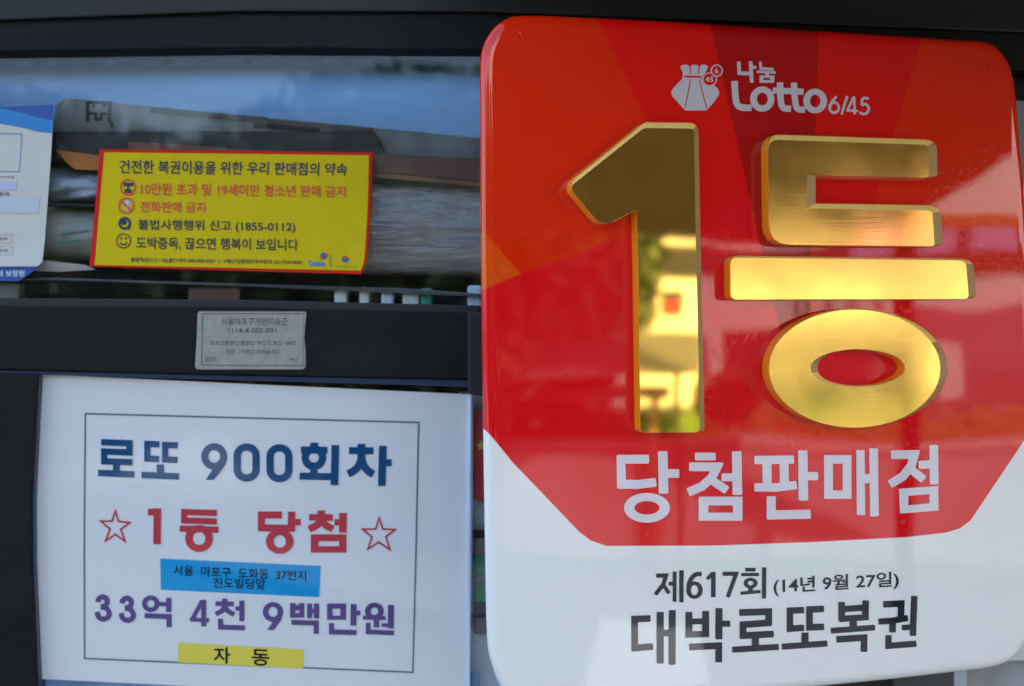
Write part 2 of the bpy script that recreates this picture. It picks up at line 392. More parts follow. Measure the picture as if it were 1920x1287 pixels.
def ops_bounds(ops):
    xs, ys = [], []
    for o in ops:
        k = o[0].strip('-')
        if k in 'SC': xs += [p[0] for p in o[2]]; ys += [p[1] for p in o[2]]; 
        elif k == 'P': xs += [p[0] for p in o[1]]; ys += [p[1] for p in o[1]]
        elif k in ('R', 'RR'): xs += [o[1], o[3]]; ys += [o[2], o[4]]
        elif k == 'E': xs += [o[1]-o[3], o[1]+o[3]]; ys += [o[2]-o[4], o[2]+o[4]]
    m = max([o[1] for o in ops if o[0].strip('-') in 'SC' and o[0] != ''] + [0])*0.6+3
    return min(xs)-m, min(ys)-m, max(xs)+m, max(ys)+m
def ink_cells(ops, org, s, r=0.0, cell=1.0):
    x0, y0, x1, y1 = ops_bounds(ops); h = cell*s
    xs = np.arange(x0, x1+h, h); ys = np.arange(y0, y1+h, h); X, Y = np.meshgrid(xs, ys); D = np.full(X.shape, 1e9)
    for o in ops:
        if o[0].startswith('-'): D = np.maximum(D, -op_sdf((o[0][1:],)+tuple(o[1:]), X, Y, 0))
        else: D = np.minimum(D, op_sdf(o, X, Y, r if o[0] == 'S' else 0))
    D[np.abs(D) < 1e-9] = 1e-9
    ins = D < 0; full = ins[:-1, :-1] & ins[1:, :-1] & ins[:-1, 1:] & ins[1:, 1:]
    anyc = (ins[:-1, :-1] | ins[1:, :-1] | ins[:-1, 1:] | ins[1:, 1:]) & ~full
    V, Fc, key = [], [], {}
    def vid(x, y):
        k = (round(x, 3), round(y, 3))
        if k not in key: key[k] = len(V); V.append((org[0]+x/s, org[1]+y/s))
        return key[k]
    ny, nx = full.shape
    for j in range(ny):
        i = 0
        while i < nx:
            if full[j, i]:
                e = i
                while e < nx and full[j, e]: e += 1
                Fc.append([vid(xs[i], ys[j]), vid(xs[i], ys[j+1]), vid(xs[e], ys[j+1]), vid(xs[e], ys[j])]); i = e
            else: i += 1
    for j, i in zip(*np.nonzero(anyc)):
        c = [(i, j), (i, j+1), (i+1, j+1), (i+1, j)]; poly = []
        for k in range(4):
            (a, b), (c2, d2) = c[k], c[(k+1) % 4]; va, vb = D[b, a], D[d2, c2]
            if va < 0: poly.append(vid(xs[a], ys[b]))
            if (va < 0) != (vb < 0):
                t = va/(va-vb); poly.append(vid(xs[a]+(xs[c2]-xs[a])*t, ys[b]+(ys[d2]-ys[b])*t))
        pl = []
        for q in poly:
            if q not in pl: pl.append(q)
        if len(pl) >= 3: Fc.append(pl)
    return V, Fc
def ink(name, ops, org, s, mp, mat, parent, r=0.0, cell=1.0, label=None):
    V, Fc = ink_cells(ops, org, s, r, cell)
    return mobj(name, [mp(*p) for p in V], Fc, mat, parent, label=label)
_tc = {}
def text_mesh(body, off):
    if (body, off) in _tc: return _tc[(body, off)]
    c = bpy.data.curves.new('t', 'FONT'); c.body = body; c.offset = off; c.resolution_u = 3
    o = bpy.data.objects.new('t', c); COL.objects.link(o); bpy.context.view_layer.update()
    dg = bpy.context.evaluated_depsgraph_get(); e = o.evaluated_get(dg); me = e.to_mesh()
    V = [(v.co.x, v.co.y) for v in me.vertices]; Fc = [list(p.vertices) for p in me.polygons]
    e.to_mesh_clear(); bpy.data.objects.remove(o); bpy.data.curves.remove(c)
    _tc[(body, off)] = (V, Fc); return V, Fc
def ftext(name, body, quad, mp, mat, parent, off=0.02, label=None):
    V, Fc = text_mesh(body, off)
    x0, x1 = min(v[0] for v in V), max(v[0] for v in V); y0, y1 = min(v[1] for v in V), max(v[1] for v in V)
    (ax, ay), (bx, by), (cx, cy), (dx, dy) = quad; P = []
    for x, y in V:
        u, v = (x-x0)/(x1-x0), (y1-y)/(y1-y0)
        P.append(mp((ax*(1-u)+bx*u)*(1-v)+(dx*(1-u)+cx*u)*v, (ay*(1-u)+by*u)*(1-v)+(dy*(1-u)+cy*u)*v))
    return mobj(name, P, Fc, mat, parent, label=label)
def flat(name, poly, mp, mat, parent, label=None):
    P = [mp(*p) for p in poly]
    tr = tessellate_polygon([[Vector((p[0], p[1], 0)) for p in poly]])
    return mobj(name, P, [list(t) for t in tr], mat, parent, label=label)

# ================================================================== SHOP FRONT
YD = 1.2
front = thing('storefront', 'dark metal framed shop front with a horizontal rail between upper and lower panes', 'shopfront', DP(400, 1287, YD)+Vector((0, 0.02, 0)))
def fr(name, q, Ya, Yb, mat='frame', bev=0.0015, label=None):
    o = hexa(q, Ya, Yb, M[mat], name, front, bev)
    if label: o['label'] = label
    return o
fr('header_panel', [(-120, -140), (2060, -140), (2060, 100), (2060, 60), (900, 22), (500, 22), (-120, 40)][:2]+[(2060, 66), (900, 22), (450, 21), (-120, 42)], 1.188, 1.26, 'black')
fr('header_beam', [(-120, 43), (450, 22), (900, 23), (2060, 67), (2060, 150), (1890, 130), (900, 93), (450, 90), (-120, 98)], 1.195, 1.26)
fr('header_lip', [(900, 94), (2060, 153), (2060, 176), (1500, 134), (900, 112)], 1.203, 1.26)
fr('middle_rail', [(-120, 574), (440, 577), (900, 588), (2060, 640), (2060, 800), (900, 712), (440, 703), (-120, 690)], 1.199, 1.235)
fr('rail_gasket', [(-120, 558), (440, 562), (900, 573), (900, 590), (440, 579), (-120, 576)], 1.203, 1.235, 'black', 0.001)
fr('rail_lip', [(-120, 691), (440, 704), (900, 713), (884, 726), (440, 713), (76, 703), (-120, 699)], 1.2035, 1.225, 'bead', 0.0008)
fr('left_stile', [(-120, 699), (70, 703), (57, 935), (58, 1060), (68, 1300), (-120, 1300)], 1.199, 1.23)
fr('stile_gasket', [(70, 703), (75, 703), (63, 935), (64, 1060), (74, 1300), (68, 1300), (58, 1060), (57, 935)], 1.2035, 1.225, 'bead', 0.0006)
fr('latch_block', [(877, 584), (912, 584), (912, 744), (882, 741), (877, 728)], 1.180, 1.199, 'black')
fr('track_bar', [(-120, 519), (100, 521), (420, 531), (760, 541), (860, 548), (910, 552), (910, 557), (440, 536.5), (100, 525.5), (-120, 523)], 1.215, 1.222, 'track', 0.0006)
fr('right_post', [(1875, 152), (2060, 160), (2060, 195), (1875, 185)], 1.199, 1.23, 'frame')
fr('right_sash', [(1895, 186), (2060, 196), (2060, 350), (1895, 345)], 1.203, 1.23, 'greyp')
fr('right_stile', [(1895, 346), (2060, 351), (2060, 640), (1895, 640)], 1.206, 1.23, 'carton')
def pane(name, q, Y):
    return hexa(q, Y, Y+0.004, M['glass'], name, front, 0)
pane('upper_pane', [(-120, 90), (910, 88), (910, 580), (-120, 575)], 1.2112)
pane('lower_pane', [(60, 690), (2060, 720), (2060, 1330), (60, 1330)], 1.215)

# small foil label on the rail
yl = lambda x, y: DP(x, y, 1.1982)
pl = thing('registration_label', 'small grey foil registration label with faded printing stuck on the dark rail', 'label', DP(470, 693, 1.1988))
hexa([(374, 584), (571, 584.5), (574.5, 588), (572, 610), (570.5, 634), (573, 660), (573, 688), (568, 693), (370, 693), (365.5, 689), (368.5, 640), (370.5, 588)], 1.1984, 1.199, M['plate'], 'label_sheet', pl, 0.0001)
ink('printed_frame', [('S', 1.6, [(380, 588.5), (571, 588.5)]), ('S', 1.6, [(380, 588.5), (378, 685)]), ('S', 1.6, [(378, 685), (571, 686)]), ('S', 0.9, [(570, 588), (568, 634), (570, 686)])], (0, 0), 1.0, yl, M['platetxt'], pl, cell=0.6)
def rq(x0, y0, x1, y1): return [(x0, y0), (x1, y0), (x1, y1), (x0, y1)]
for body, q, off in (('서울마포구가판미승근', rq(415, 596, 539, 610), .012), ('1114-4-005-091', rq(428, 615, 518, 625), .012), ('표포□풍등□ 판로□ 부□ 도로□ 100□', rq(394, 639, 555, 648), .01), ('만판 - 가판□ 미하승수□', rq(424, 655.6, 525, 664.5), .01), ('2025', rq(384, 670, 406, 678), .01), ('No.C', rq(544, 670.5, 560, 678), .01)):
    ftext('lettering', body, q, yl, M['platetxt'], pl, off)

# ================================================================== POSTER
def Yp(x, y): return 1.2115-0.0006*math.sin((x-75)/810*math.pi)
poster = thing('notice_poster', 'white laminated poster with blue, red and purple Korean lettering taped behind the rail', 'poster', DP(470, 1300, 1.212))
sheet('poster_sheet', [(0, 74, 702, 887, 740), (0.4, 62, 935, 886, 975), (0.6, 62.5, 1060, 884, 1100), (1, 70, 1273, 880, 1312)], Yp, M['paper'], poster, nu=30, nv=20)
mp1 = lambda x, y: DP(x, y, Yp(x, y)-0.0006)
mp2 = lambda x, y: DP(x, y, Yp(x, y)-0.0003)
ink('border_line', [('C', 3.3, [(160, 776), (785, 792.5), (780, 1030), (774, 1261), (158.5, 1235), (158, 1000)])], (0, 0), 1.0, mp2, M['pgrey'], poster, cell=1.0)
A = (170, 800); B = (460, 810)
S = lambda wd, *p: ('S', wd, list(p))
t1 = [S(76, (125, 188), (467, 202), (465, 312), (161, 300), (161, 418), (500, 430)), S(85, (310, 440), (308, 560)), S(78, (88, 557), (525, 577)),
      S(76, (825, 215), (680, 210), (680, 385), (822, 392)), S(76, (1045, 228), (893, 222), (893, 395), (1043, 402)), S(85, (836, 455), (836, 580)), S(78, (608, 582), (1060, 600)),
      ('E', 1482, 360, 156, 158, 70, 76), ('P', [(1637, 365), (1618, 450), (1575, 520), (1475, 640), (1378, 640), (1470, 505), (1450, 490), (1540, 420)])]
t2 = [('RR', -142, 140, 172, 597, 150, 88), ('RR', 252, 150, 565, 605, 150, 88),
      ('R', 780, 130, 876, 190), S(84, (665, 217), (985, 222)), ('E', 822, 310, 148, 150, 60, 58), S(88, (822, 420), (820, 530)), S(84, (650, 532), (1035, 538)), S(93, (1080, 160), (1068, 640)),
      ('R', 1345, 144, 1441, 200), S(84, (1243, 225), (1537, 228)), S(92, *crom([(1392, 240), (1386, 340), (1350, 420), (1290, 475), (1230, 505)])), S(92, *crom([(1392, 240), (1398, 340), (1430, 420), (1480, 475), (1536, 510)])), S(92, (1650, 168), (1637, 650)), S(82, (1680, 370), (1755, 372))]
ink('lettering', t1, A, 6.4, mp1, M['pnavy'], poster); ink('lettering', t2, B, 6.4, mp1, M['pnavy'], poster)
A = (170, 930); B = (460, 930)
st1 = [('C', 22, [(295, 178), (333, 308), (470, 322), (360, 402), (412, 548), (296, 462), (178, 540), (232, 398), (120, 304), (256, 304)])]
st2 = [('C', 22, [(1606, 265), (1650, 400), (1798, 405), (1685, 490), (1735, 648), (1600, 555), (1470, 640), (1520, 495), (1405, 400), (1562, 400)])]
ink('star', st1, A, 6.4, mp1, M['pred'], poster, cell=0.7); ink('star', st2, B, 6.4, mp1, M['pred'], poster, cell=0.7)
t3 = [S(90, (800, 150), (795, 582)), ('R', 685, 155, 800, 236), S(74, (1515, 207), (1121, 195), (1121, 296), (1515, 308)), S(76, (1067, 393), (1532, 408)), ('E', 1300, 512, 166, 162, 76, 78)]
t4 = [S(84, (438, 230), (192, 230), (192, 385), (560, 390)), S(88, (556, 190), (552, 432)), S(76, (590, 316), (664, 316)), ('E', 413, 548, 167, 148, 73, 75),
      ('R', 866, 175, 956, 235), S(78, (765, 258), (1050, 262)), S(85, *crom([(910, 262), (868, 345), (762, 400)])), S(85, *crom([(908, 262), (955, 345), (1050, 400)])), S(92, (1172, 205), (1168, 442)), S(76, (1070, 318), (1140, 318)),
      ('R', 785, 462, 1212, 682), ('-R', 876, 545, 1124, 605)]
ink('lettering', t3, A, 6.4, mp1, M['pred'], poster); ink('lettering', t4, B, 6.4, mp1, M['pred'], poster)
A = (160, 1100); B = (460, 1100)
def three(dx, dy):
    p = [(150, 188), (160, 150), (207, 124), (254, 150), (260, 195), (235, 232), (185, 242)]
    q = [(185, 244), (250, 262), (286, 320), (268, 372), (214, 392), (160, 366), (138, 305)]
    return [S(62, *crom([(x+dx, y+dy) for x, y in p])), S(62, *crom([(x+dx, y+dy) for x, y in q]))]
t5 = three(0, 0)+three(290, 15)+[('E', 785, 207, 105, 100, 45, 45), S(52, (870, 210), (985, 215)), S(64, (1000, 135), (1000, 308)), S(62, (710, 350), (1004, 362), (1004, 490)),
     S(60, (1420, 160), (1420, 480)), S(48, (1255, 397), (1485, 405)), S(52, (1402, 172), (1280, 400)),
     ('R', 1640, 145, 1705, 190), S(56, (1560, 205), (1780, 210)), S(58, *crom([(1672, 205), (1645, 285), (1562, 332)])), S(58, *crom([(1672, 205), (1700, 285), (1786, 338)])), S(62, (1877, 170), (1877, 418)), S(52, (1800, 265), (1860, 265)), S(60, (1622, 385), (1622, 488), (1916, 497))]
t6 = [('E', 331, 305, 122, 118, 56, 60), ('P', [(453, 308), (432, 400), (395, 450), (340, 522), (258, 522), (325, 432), (300, 420), (385, 360)]),
      ('R', 535, 200, 706, 375), ('-R', 604, 190, 642, 225), ('-R', 598, 286, 650, 318), ('R', 742, 205, 800, 382), ('R', 822, 205, 885, 385), ('R', 790, 268, 830, 322), S(62, (552, 430), (850, 440), (850, 568)),
      ('R', 980, 205, 1209, 401), ('-R', 1046, 266, 1140, 350), S(72, (1298, 212), (1297, 470)), S(56, (1320, 318), (1380, 318)), S(62, (1034, 440), (1034, 545), (1335, 553)),
      ('E', 1548, 297, 112, 102, 45, 44), S(48, (1410, 375), (1682, 380)), S(66, (1573, 390), (1573, 492)), S(72, (1747, 222), (1745, 502)), S(44, (1635, 462), (1720, 465)), S(58, (1474, 435), (1474, 545), (1782, 558))]
ink('lettering', t5, A, 6.4, mp1, M['ppurple'], poster, cell=0.85); ink('lettering', t6, B, 6.4, mp1, M['ppurple'], poster, cell=0.85)
def grid_flat(name, q, mp, mat, parent, n=12, label=None):
    (ax, ay), (bx, by), (cx, cy), (dx, dy) = q; V, Fc = [], []
    for j in range(n+1):
        for i in range(n+1):
            u, v = i/n, j/n
            V.append(mp((ax*(1-u)+bx*u)*(1-v)+(dx*(1-u)+cx*u)*v, (ay*(1-u)+by*u)*(1-v)+(dy*(1-u)+cy*u)*v))
    for j in range(n):
        for i in range(n): a = j*(n+1)+i; Fc.append((a, a+n+1, a+n+2, a+1))
    return mobj(name, V, Fc, mat, parent, label=label)
grid_flat('address_box', [(300.5, 1047.5), (601.5, 1061.5), (598.5, 1120), (301.5, 1106)], mp2, M['pblue'], poster)
ftext('lettering', '서울  마포구  도화동  37번지', [(325, 1060), (574, 1070), (574, 1090), (325, 1079)], mp1, M['pblack'], poster, .012)
ftext('lettering', '진도빌딩앞', [(400, 1083.5), (497.5, 1086), (497.5, 1105.5), (400, 1102.5)], mp1, M['pblack'], poster, .012)
grid_flat('yellow_box', [(334, 1205.5), (568.7, 1218), (568.7, 1254), (334, 1242.5)], lambda x, y: DP(x, y, Yp(x, y)-0.0005), M['pyellow'], poster)
mp3 = lambda x, y: DP(x, y, Yp(x, y)-0.0008)
ftext('lettering', '자', [(400.5, 1213.5), (432, 1214.5), (432, 1245), (400.5, 1244)], mp3, M['pblack'], poster, .02)
ftext('lettering', '동', [(472, 1217), (505, 1218.5), (505, 1249.5), (472, 1248)], mp3, M['pblack'], poster, .02)

# ================================================================== YELLOW NOTICE
def Yy(x, y): return 1.2085-0.009*max(0, (y-280)/230)**2-0.006*max(0, (x-560)/140)**2*max(0, (y-400)/110)
ysk = thing('yellow_notice', 'yellow notice with red border and smiley face, stuck on the upper pane', 'notice', DP(430, 512, 1.2))
sheet('red_border', [(0, 187, 280, 698.7, 286), (0.45, 178.5, 385, 695, 392), (0.85, 170, 476, 689.5, 484), (0.95, 168, 494, 683, 504), (1, 167, 500, 676, 514.5)], Yy, M['redb'], ysk)
my1 = lambda x, y: DP(x, y, Yy(x, y)-0.0014); my0 = lambda x, y: DP(x, y, Yy(x, y)-0.0007)
sheet('yellow_field', [(0, 195.5, 286, 692, 291.5), (0.45, 187, 385, 689.5, 390), (0.86, 179.5, 474, 684, 482), (0.95, 178, 490, 680, 500), (1, 177.5, 497, 676, 508)], lambda x, y: Yy(x, y)-0.0007, M['yel'], ysk, thick=0.0003)
for body, q, mt, off in (
    ('건전한 복권이용을 위한 우리 판매점의 약속', [(224.2, 300), (651.7, 306), (650, 330), (224.2, 325.5)], 'ykey', .015),
    ('10만원 초과 및 19세미만 청소년 판매 금지', [(264, 342.5), (648, 349), (648, 370.5), (264, 366)], 'yred', .015),
    ('전화판매 금지', [(262.8, 378), (385, 379), (385, 399.5), (262.8, 398)], 'yred', .015),
    ('불법사행행위 신고 (1855-0112)', [(259, 411), (553.8, 416), (553.8, 438), (259, 434)], 'yblk', .016),
    ('도박중독, 끊으면 행복이 보입니다', [(255.4, 444.5), (559, 448.5), (559, 471.5), (255.4, 468)], 'yblk', .016),
    ('불법복권신고 나눔콜인센터 080-800-0501  |  사행산업통합감독위원회 02-3704-0585', [(245, 483), (565.7, 488), (565.7, 497.5), (245, 492.5)], 'yblk', .012)):
    ftext('lettering', body, q, my1, M[mt], ysk, off)
K = (200, 330)
ink('warning_icon', [('E', 342, 185, 128, 132, 105, 108)], K, 8.575, my1, M['yred'], ysk, cell=0.5)
ink('icon_figure', [('R', 270, 110, 430, 165), ('R', 285, 215, 400, 275), S(30, (340, 160), (345, 220))], K, 8.575, my1, M['ykey'], ysk, cell=0.5)
ink('prohibition_icon', [('E', 315, 480, 130, 132, 103, 105), S(34, (220, 400), (400, 565))], K, 8.575, my1, M['yred'], ysk, cell=0.5)
ink('icon_figure', [('P', [(250, 470), (330, 380), (385, 420), (345, 470), (350, 560), (310, 560), (300, 490)])], K, 8.575, lambda x, y: DP(x, y, Yy(x, y)-0.0011), M['lav'], ysk, cell=0.5)
ink('telephone_icon', [('E', 292, 765, 104, 104, 0, 0), ('P', [(310, 860), (385, 868), (350, 810)]), ('-E', 290, 765, 62, 62, 0, 0), ('E', 275, 745, 48, 44, 0, 0)], K, 8.575, my1, M['ykey'], ysk, cell=0.5)
ink('smiley_icon', [('E', 270, 1045, 120, 120, 103, 103), ('E', 235, 1005, 18, 18, 0, 0), ('E', 307, 1005, 18, 18, 0, 0), S(22, *crom([(212, 1070), (235, 1098), (270, 1106), (302, 1098), (322, 1068)]))], K, 8.575, my1, M['yblk'], ysk, cell=0.5)
ftext('lettering', 'Lotto', [(579, 488), (609, 490), (609, 500), (579, 498)], my1, M['mblue'], ysk, .05)
ink('logo_dot', [('E', 607, 480, 6, 6, 0, 0)], (0, 0), 1.0, my1, M['dblue'], ysk, cell=0.7)
ink('logo_dot', [('E', 603, 484, 3, 3, 0, 0), ('E', 612, 478, 2.5, 2.5, 0, 0)], (0, 0), 1.0, lambda x, y: DP(x, y, Yy(x, y)-0.0018), M['yred'], ysk, cell=0.6)
ink('divider', [('S', 1.2, [(620, 478), (619.5, 500)])], (0, 0), 1.0, my1, M['yblk'], ysk, cell=0.6)
ink('emblem', [('E', 647, 486.5, 6.5, 6, 0, 0), ('-E', 645, 483.5, 3, 2.6, 0, 0)], (0, 0), 1.0, my1, M['dblue'], ysk, cell=0.6)
ink('emblem_top', [('E', 647, 482.5, 5, 2.6, 0, 0)], (0, 0), 1.0, lambda x, y: DP(x, y, Yy(x, y)-0.0018), M['yred'], ysk, cell=0.6)
ftext('lettering', '사행산업통합감독위원회', [(626, 498), (668, 500), (668, 502.5), (626, 500.5)], my1, M['yblk'], ysk, .0)

# ================================================================== BROCHURE
def Yb_(x, y): return 1.205-0.004*max(0, (y-440)/60)**2
br = thing('brochure', 'cream leaflet with a blue wave across its top, cut off at the left edge', 'leaflet', DP(20, 527, 1.2))
sheet('leaflet_sheet', [(0, -130, 206, 101, 195), (0.3, -130, 300, 95, 300), (0.8, -130, 450, 84, 450), (0.97, -130, 498, 79, 494), (1, -130, 500, 70, 500)], Yb_, M['cream'], br)
mb = lambda x, y: DP(x, y, Yb_(x, y)-0.0006)
flat('blue_wave', [(-130, 208), (0, 200), (101, 195.5), (99.5, 228), (96.5, 250), (70, 247), (40, 239), (0, 232), (-60, 215), (-130, 210)], mb, M['mblue'], br)
flat('dark_wave', [(-10, 201), (50, 198), (101, 195.5), (99, 225.5), (70, 220), (35, 210), (0, 203)], lambda x, y: DP(x, y, Yb_(x, y)-0.001), M['dblue'], br)
sheet('blue_footer', [(0, -130, 499, 76, 499), (0.4, -130, 508, 66, 506), (1, -130, 528, 36, 527)], lambda x, y: 1.203, M['dblue'], br, thick=0.0004)
ink('printed_frame', [('C', 1.4, [(-60, 251), (41.5, 251), (36, 322), (-60, 322)])], (0, 0), 1.0, mb, M['mblue'], br, cell=0.7)
flat('caption_bar', [(-60, 341), (31, 341), (30, 356), (-60, 356)], mb, M['lav'], br)
flat('pale_panel', [(-60, 370), (75, 370), (71, 400), (-60, 400)], mb, M['lav'], br).data.materials[0] = pmat('faint_blue_print', (0.47, 0.5, 0.55), .5)
ftext('lettering', '은행명국', rq(-28, 360, 18, 369), mb, M['pgrey'], br, .02)
ftext('lettering', 'www.bokgwon.org', rq(-50, 329, 26, 335), mb, M['pgrey'], br, .01)
for y in (440, 462):
    ink('printed_frame', [('C', 1.2, [(-40, y), (24, y), (22, y+16), (-40, y+16)])], (0, 0), 1.0, mb, M['pink'], br, cell=0.7)
    ftext('lettering', '판매점명', rq(-20, y+5, 14, y+11), mb, M['pgrey'], br, .01)
ftext('lettering', '국민의 보장된', rq(-30, 507, 46, 519), lambda x, y: DP(x, y, 1.202), M['wht'], br, .01)

# ================================================================== INSIDE THE UPPER WINDOW
cab = thing('display_cabinet', 'steel lined shelf cabinet behind the upper pane', 'cabinet', DP(450, 575, 1.4))
def cabp(name, q, Ya, Yb, mat): return hexa(q, Ya, Yb, M[mat], name, cab, 0.0008)
def plank(name, q4, mat, parent, t=0.003):     # q4: four (px,py,Y)
    f = [DP(*p) for p in q4]; n = (f[1]-f[0]).cross(f[2]-f[0]).normalized()
    V = f+[p+n*t for p in f]
    if (V[4]-CAM).length < (V[0]-CAM).length: V = f+[p-n*t for p in f]
    return mobj(name, V, [(0, 1, 2, 3), (7, 6, 5, 4), (0, 4, 5, 1), (1, 5, 6, 2), (2, 6, 7, 3), (3, 7, 4, 0)], M[mat], parent)
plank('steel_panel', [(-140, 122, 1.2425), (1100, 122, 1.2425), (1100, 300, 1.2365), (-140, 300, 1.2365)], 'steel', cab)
plank('corroded_strip', [(-140, 70, 1.240), (1100, 70, 1.240), (1100, 121, 1.2405), (-140, 123, 1.2405)], 'corr', cab)
plank('shelf_board', [(-160, 566, 1.224), (1100, 580, 1.224), (1100, 560, 1.27), (-160, 548, 1.27)], 'track', cab)
plank('back_board', [(-220, 290, 1.275), (1100, 290, 1.275), (1100, 620, 1.29), (-220, 620, 1.29)], 'inner', cab)

def roll(name, axis_pts, r, mat, parent, squash=1.0, seg=24, wr=0.0, cap=True):
    """a bent tube through 3-D points with radius list r"""
    V, Fc = [], []; n = len(axis_pts)
    for i, p in enumerate(axis_pts):
        a = axis_pts[max(0, i-1)]; b = axis_pts[min(n-1, i+1)]; t = (b-a).normalized()
        u = Vector((0, 0, 1)); u = (u-t*u.dot(t)).normalized(); v = t.cross(u)
        for k in range(seg):
            ang = 2*math.pi*k/seg; rr = r[i]*(1+wr*math.sin(3*ang+i*0.7)+wr*0.6*math.sin(7*ang-i*1.3))
            V.append(p+u*math.cos(ang)*rr*squash+v*math.sin(ang)*rr)
    for i in range(n-1):
        for k in range(seg): a = i*seg+k; b = i*seg+(k+1) % seg; Fc.append((a, b, b+seg, a+seg))
    if cap: Fc.append(list(range(seg))); Fc.append(list(range((n-1)*seg, n*seg))[::-1])
    return mobj(name, V, Fc, mat, parent, smooth=True)
# folded newspaper
npz = thing('rolled_newspaper', 'rolled grey newspaper lying along the top of the shelf', 'newspaper', DP(400, 245, 1.27))
def Yn(x, y): return 1.222+0.01*min(1.0, (y-180)/70)
sheet('newspaper_sheet', [(0, 122, 184, 930, 262), (0.25, 104, 200, 930, 275), (1, 98, 252, 930, 306)], Yn, M['news'], npz, thick=0.004)
mn = lambda x, y: DP(x, y, Yn(x, y)-0.001)
N0 = (90, 160)
ink('headline_mark', [S(30, (345, 145), (345, 320)), S(26, (345, 150), (560, 155)), S(30, (545, 150), (535, 290), (570, 370)), S(24, (360, 245), (420, 250), (420, 300), (460, 300), (470, 250), (530, 250)), S(22, (390, 180), (410, 180)), S(22, (480, 180), (510, 180))], N0, 4.683, mn, M['newsink'], npz, cell=0.8)
flat('maroon_band', [(282, 202), (500, 220), (500, 224), (700, 240), (700, 250), (282, 212)], mn, M['newsred'], npz)
flat('print_column', [(475, 222), (600, 232), (600, 248), (475, 240)], mn, M['newsink'], npz)
tray = hexa([(98, 246), (700, 246), (712, 262), (722, 285), (728, 300), (98, 300)], 1.2225, 1.234, M['tray'], 'paper_tray', None, 0.003)
tag(tray, 'long black paper tray on the shelf under the newspaper', 'tray')
fo = hexa([(104, 281), (190, 292), (190, 320), (140, 318), (122, 304)], 1.2195, 1.222, M['orange'], 'orange_folder', None, 0.0008)
tag(fo, 'orange folder corner between the leaflet and the yellow notice', 'folder')
fo2 = hexa([(240, 266), (330, 271), (500, 282), (500, 300), (240, 300)], 1.2190, 1.222, M['maroon'], 'red_card', None, 0.0008)
tag(fo2, 'dark red card peeking over the top edge of the yellow notice', 'card')
# film wrapped bundle
bd = thing('wrapped_bundle', 'bundle of grey papers wrapped in clear shiny film to the right of the yellow notice', 'bundle', DP(600, 520, 1.28))
def bulge(name, rows, Y0, dep, mat, parent, wr, nu=90, nv=50, seed=1):
    rnd = random.Random(seed); fr_ = [(rnd.uniform(1, 5), rnd.uniform(6, 22), rnd.uniform(0, 6), rnd.uniform(.3, 1)) for _ in range(9)]
    vs = [r[0] for r in rows]; V, Fc = [], []
    def at(v, k): return float(np.interp(v, vs, [r[k] for r in rows]))
    for j in range(nv+1):
        v = j/nv
        for i in range(nu+1):
            u = i/nu; x = at(v, 1)*(1-u)+at(v, 3)*u; y = at(v, 2)*(1-u)+at(v, 4)*u
            h = sum(a*math.sin(fx*u*3+fy*v+ph) for fx, fy, ph, a in fr_)*wr
            Y = Y0-dep*math.sin(math.pi*min(1, max(0, v)))**0.6+h*math.sin(math.pi*v)
            V.append(DP(x, y, Y))
    W = nu+1
    for j in range(nv):
        for i in range(nu): a = j*W+i; Fc.append((a, a+W, a+W+1, a+1))
    K2 = len(V)                                   # flat back
    c = [V[0], V[nu], V[nv*W+nu], V[nv*W]]; V += [Vector((p.x, p.y+0.06, p.z)) for p in c]
    Fc.append((K2, K2+1, K2+2, K2+3)); Fc.append(list(range(0, W))+[K2+1, K2]); Fc.append([nv*W+i for i in range(W)][::-1]+[K2+3, K2+2])
    Fc.append([j*W for j in range(nv+1)][::-1]+[K2, K2+3]); Fc.append([j*W+nu for j in range(nv+1)]+[K2+2, K2+1])
    return mobj(name, V, Fc, mat, parent, smooth=True)
bulge('paper_roll', [(0, 230, 300, 940, 330), (1, 230, 505, 960, 520)], 1.249, 0.024, M['wrap'], bd, 0.0007)
bulge('film_wrap', [(0, 226, 296, 945, 326), (1, 226, 508, 965, 523)], 1.247, 0.028, M['film'], bd, 0.0011, seed=3)
cardb = hexa([(640, 287), (960, 300), (960, 345), (640, 318)], 1.2165, 1.218, M['maroon2'], 'printed_band', bd, 0.0008)
hexa([(640, 318), (960, 346), (960, 356), (640, 328)], 1.2170, 1.218, M['brown'], 'orange_stripe', bd, 0.0008)
# stacked papers on the left
ps = thing('paper_stack', 'stack of pale wrapped papers between the leaflet and the yellow notice', 'papers', DP(130, 510, 1.28))
bulge('film_packet', [(0, 88, 312, 225, 318), (1, 84, 384, 225, 388)], 1.247, 0.024, pmat('blue_grey_film', (0.24, 0.30, 0.36), 0.3, noise=0.5, nscale=40, coat=1, coat_r=0.15, bump=0.003, bscale=30), ps, 0.0009, seed=5)
bulge('paper_pad', [(0, 84, 386, 225, 390), (1, 78, 484, 225, 488)], 1.247, 0.024, pmat('greenish_paper', (0.30, 0.32, 0.29), 0.6, noise=0.3, nscale=30), ps, 0.0004, seed=6)
hexa([(96, 380), (200, 384), (200, 388), (96, 385)], 1.2205, 1.24, M['inner'], 'gap_shade_strip', ps, 0)  # dark strip painted in for the shade between packet and pad
for q in ([(110, 455), (150, 448), (150, 450), (110, 457)], [(115, 438), (165, 431), (165, 432.5), (115, 440)]):
    hexa(q, 1.2205, 1.2225, M['green'], 'pen_line', ps, 0)
flap = hexa([(80, 488), (160, 497), (180, 506), (110, 510), (60, 508)], 1.218, 1.2195, M['wrap'], 'paper_flap', ps, 0)
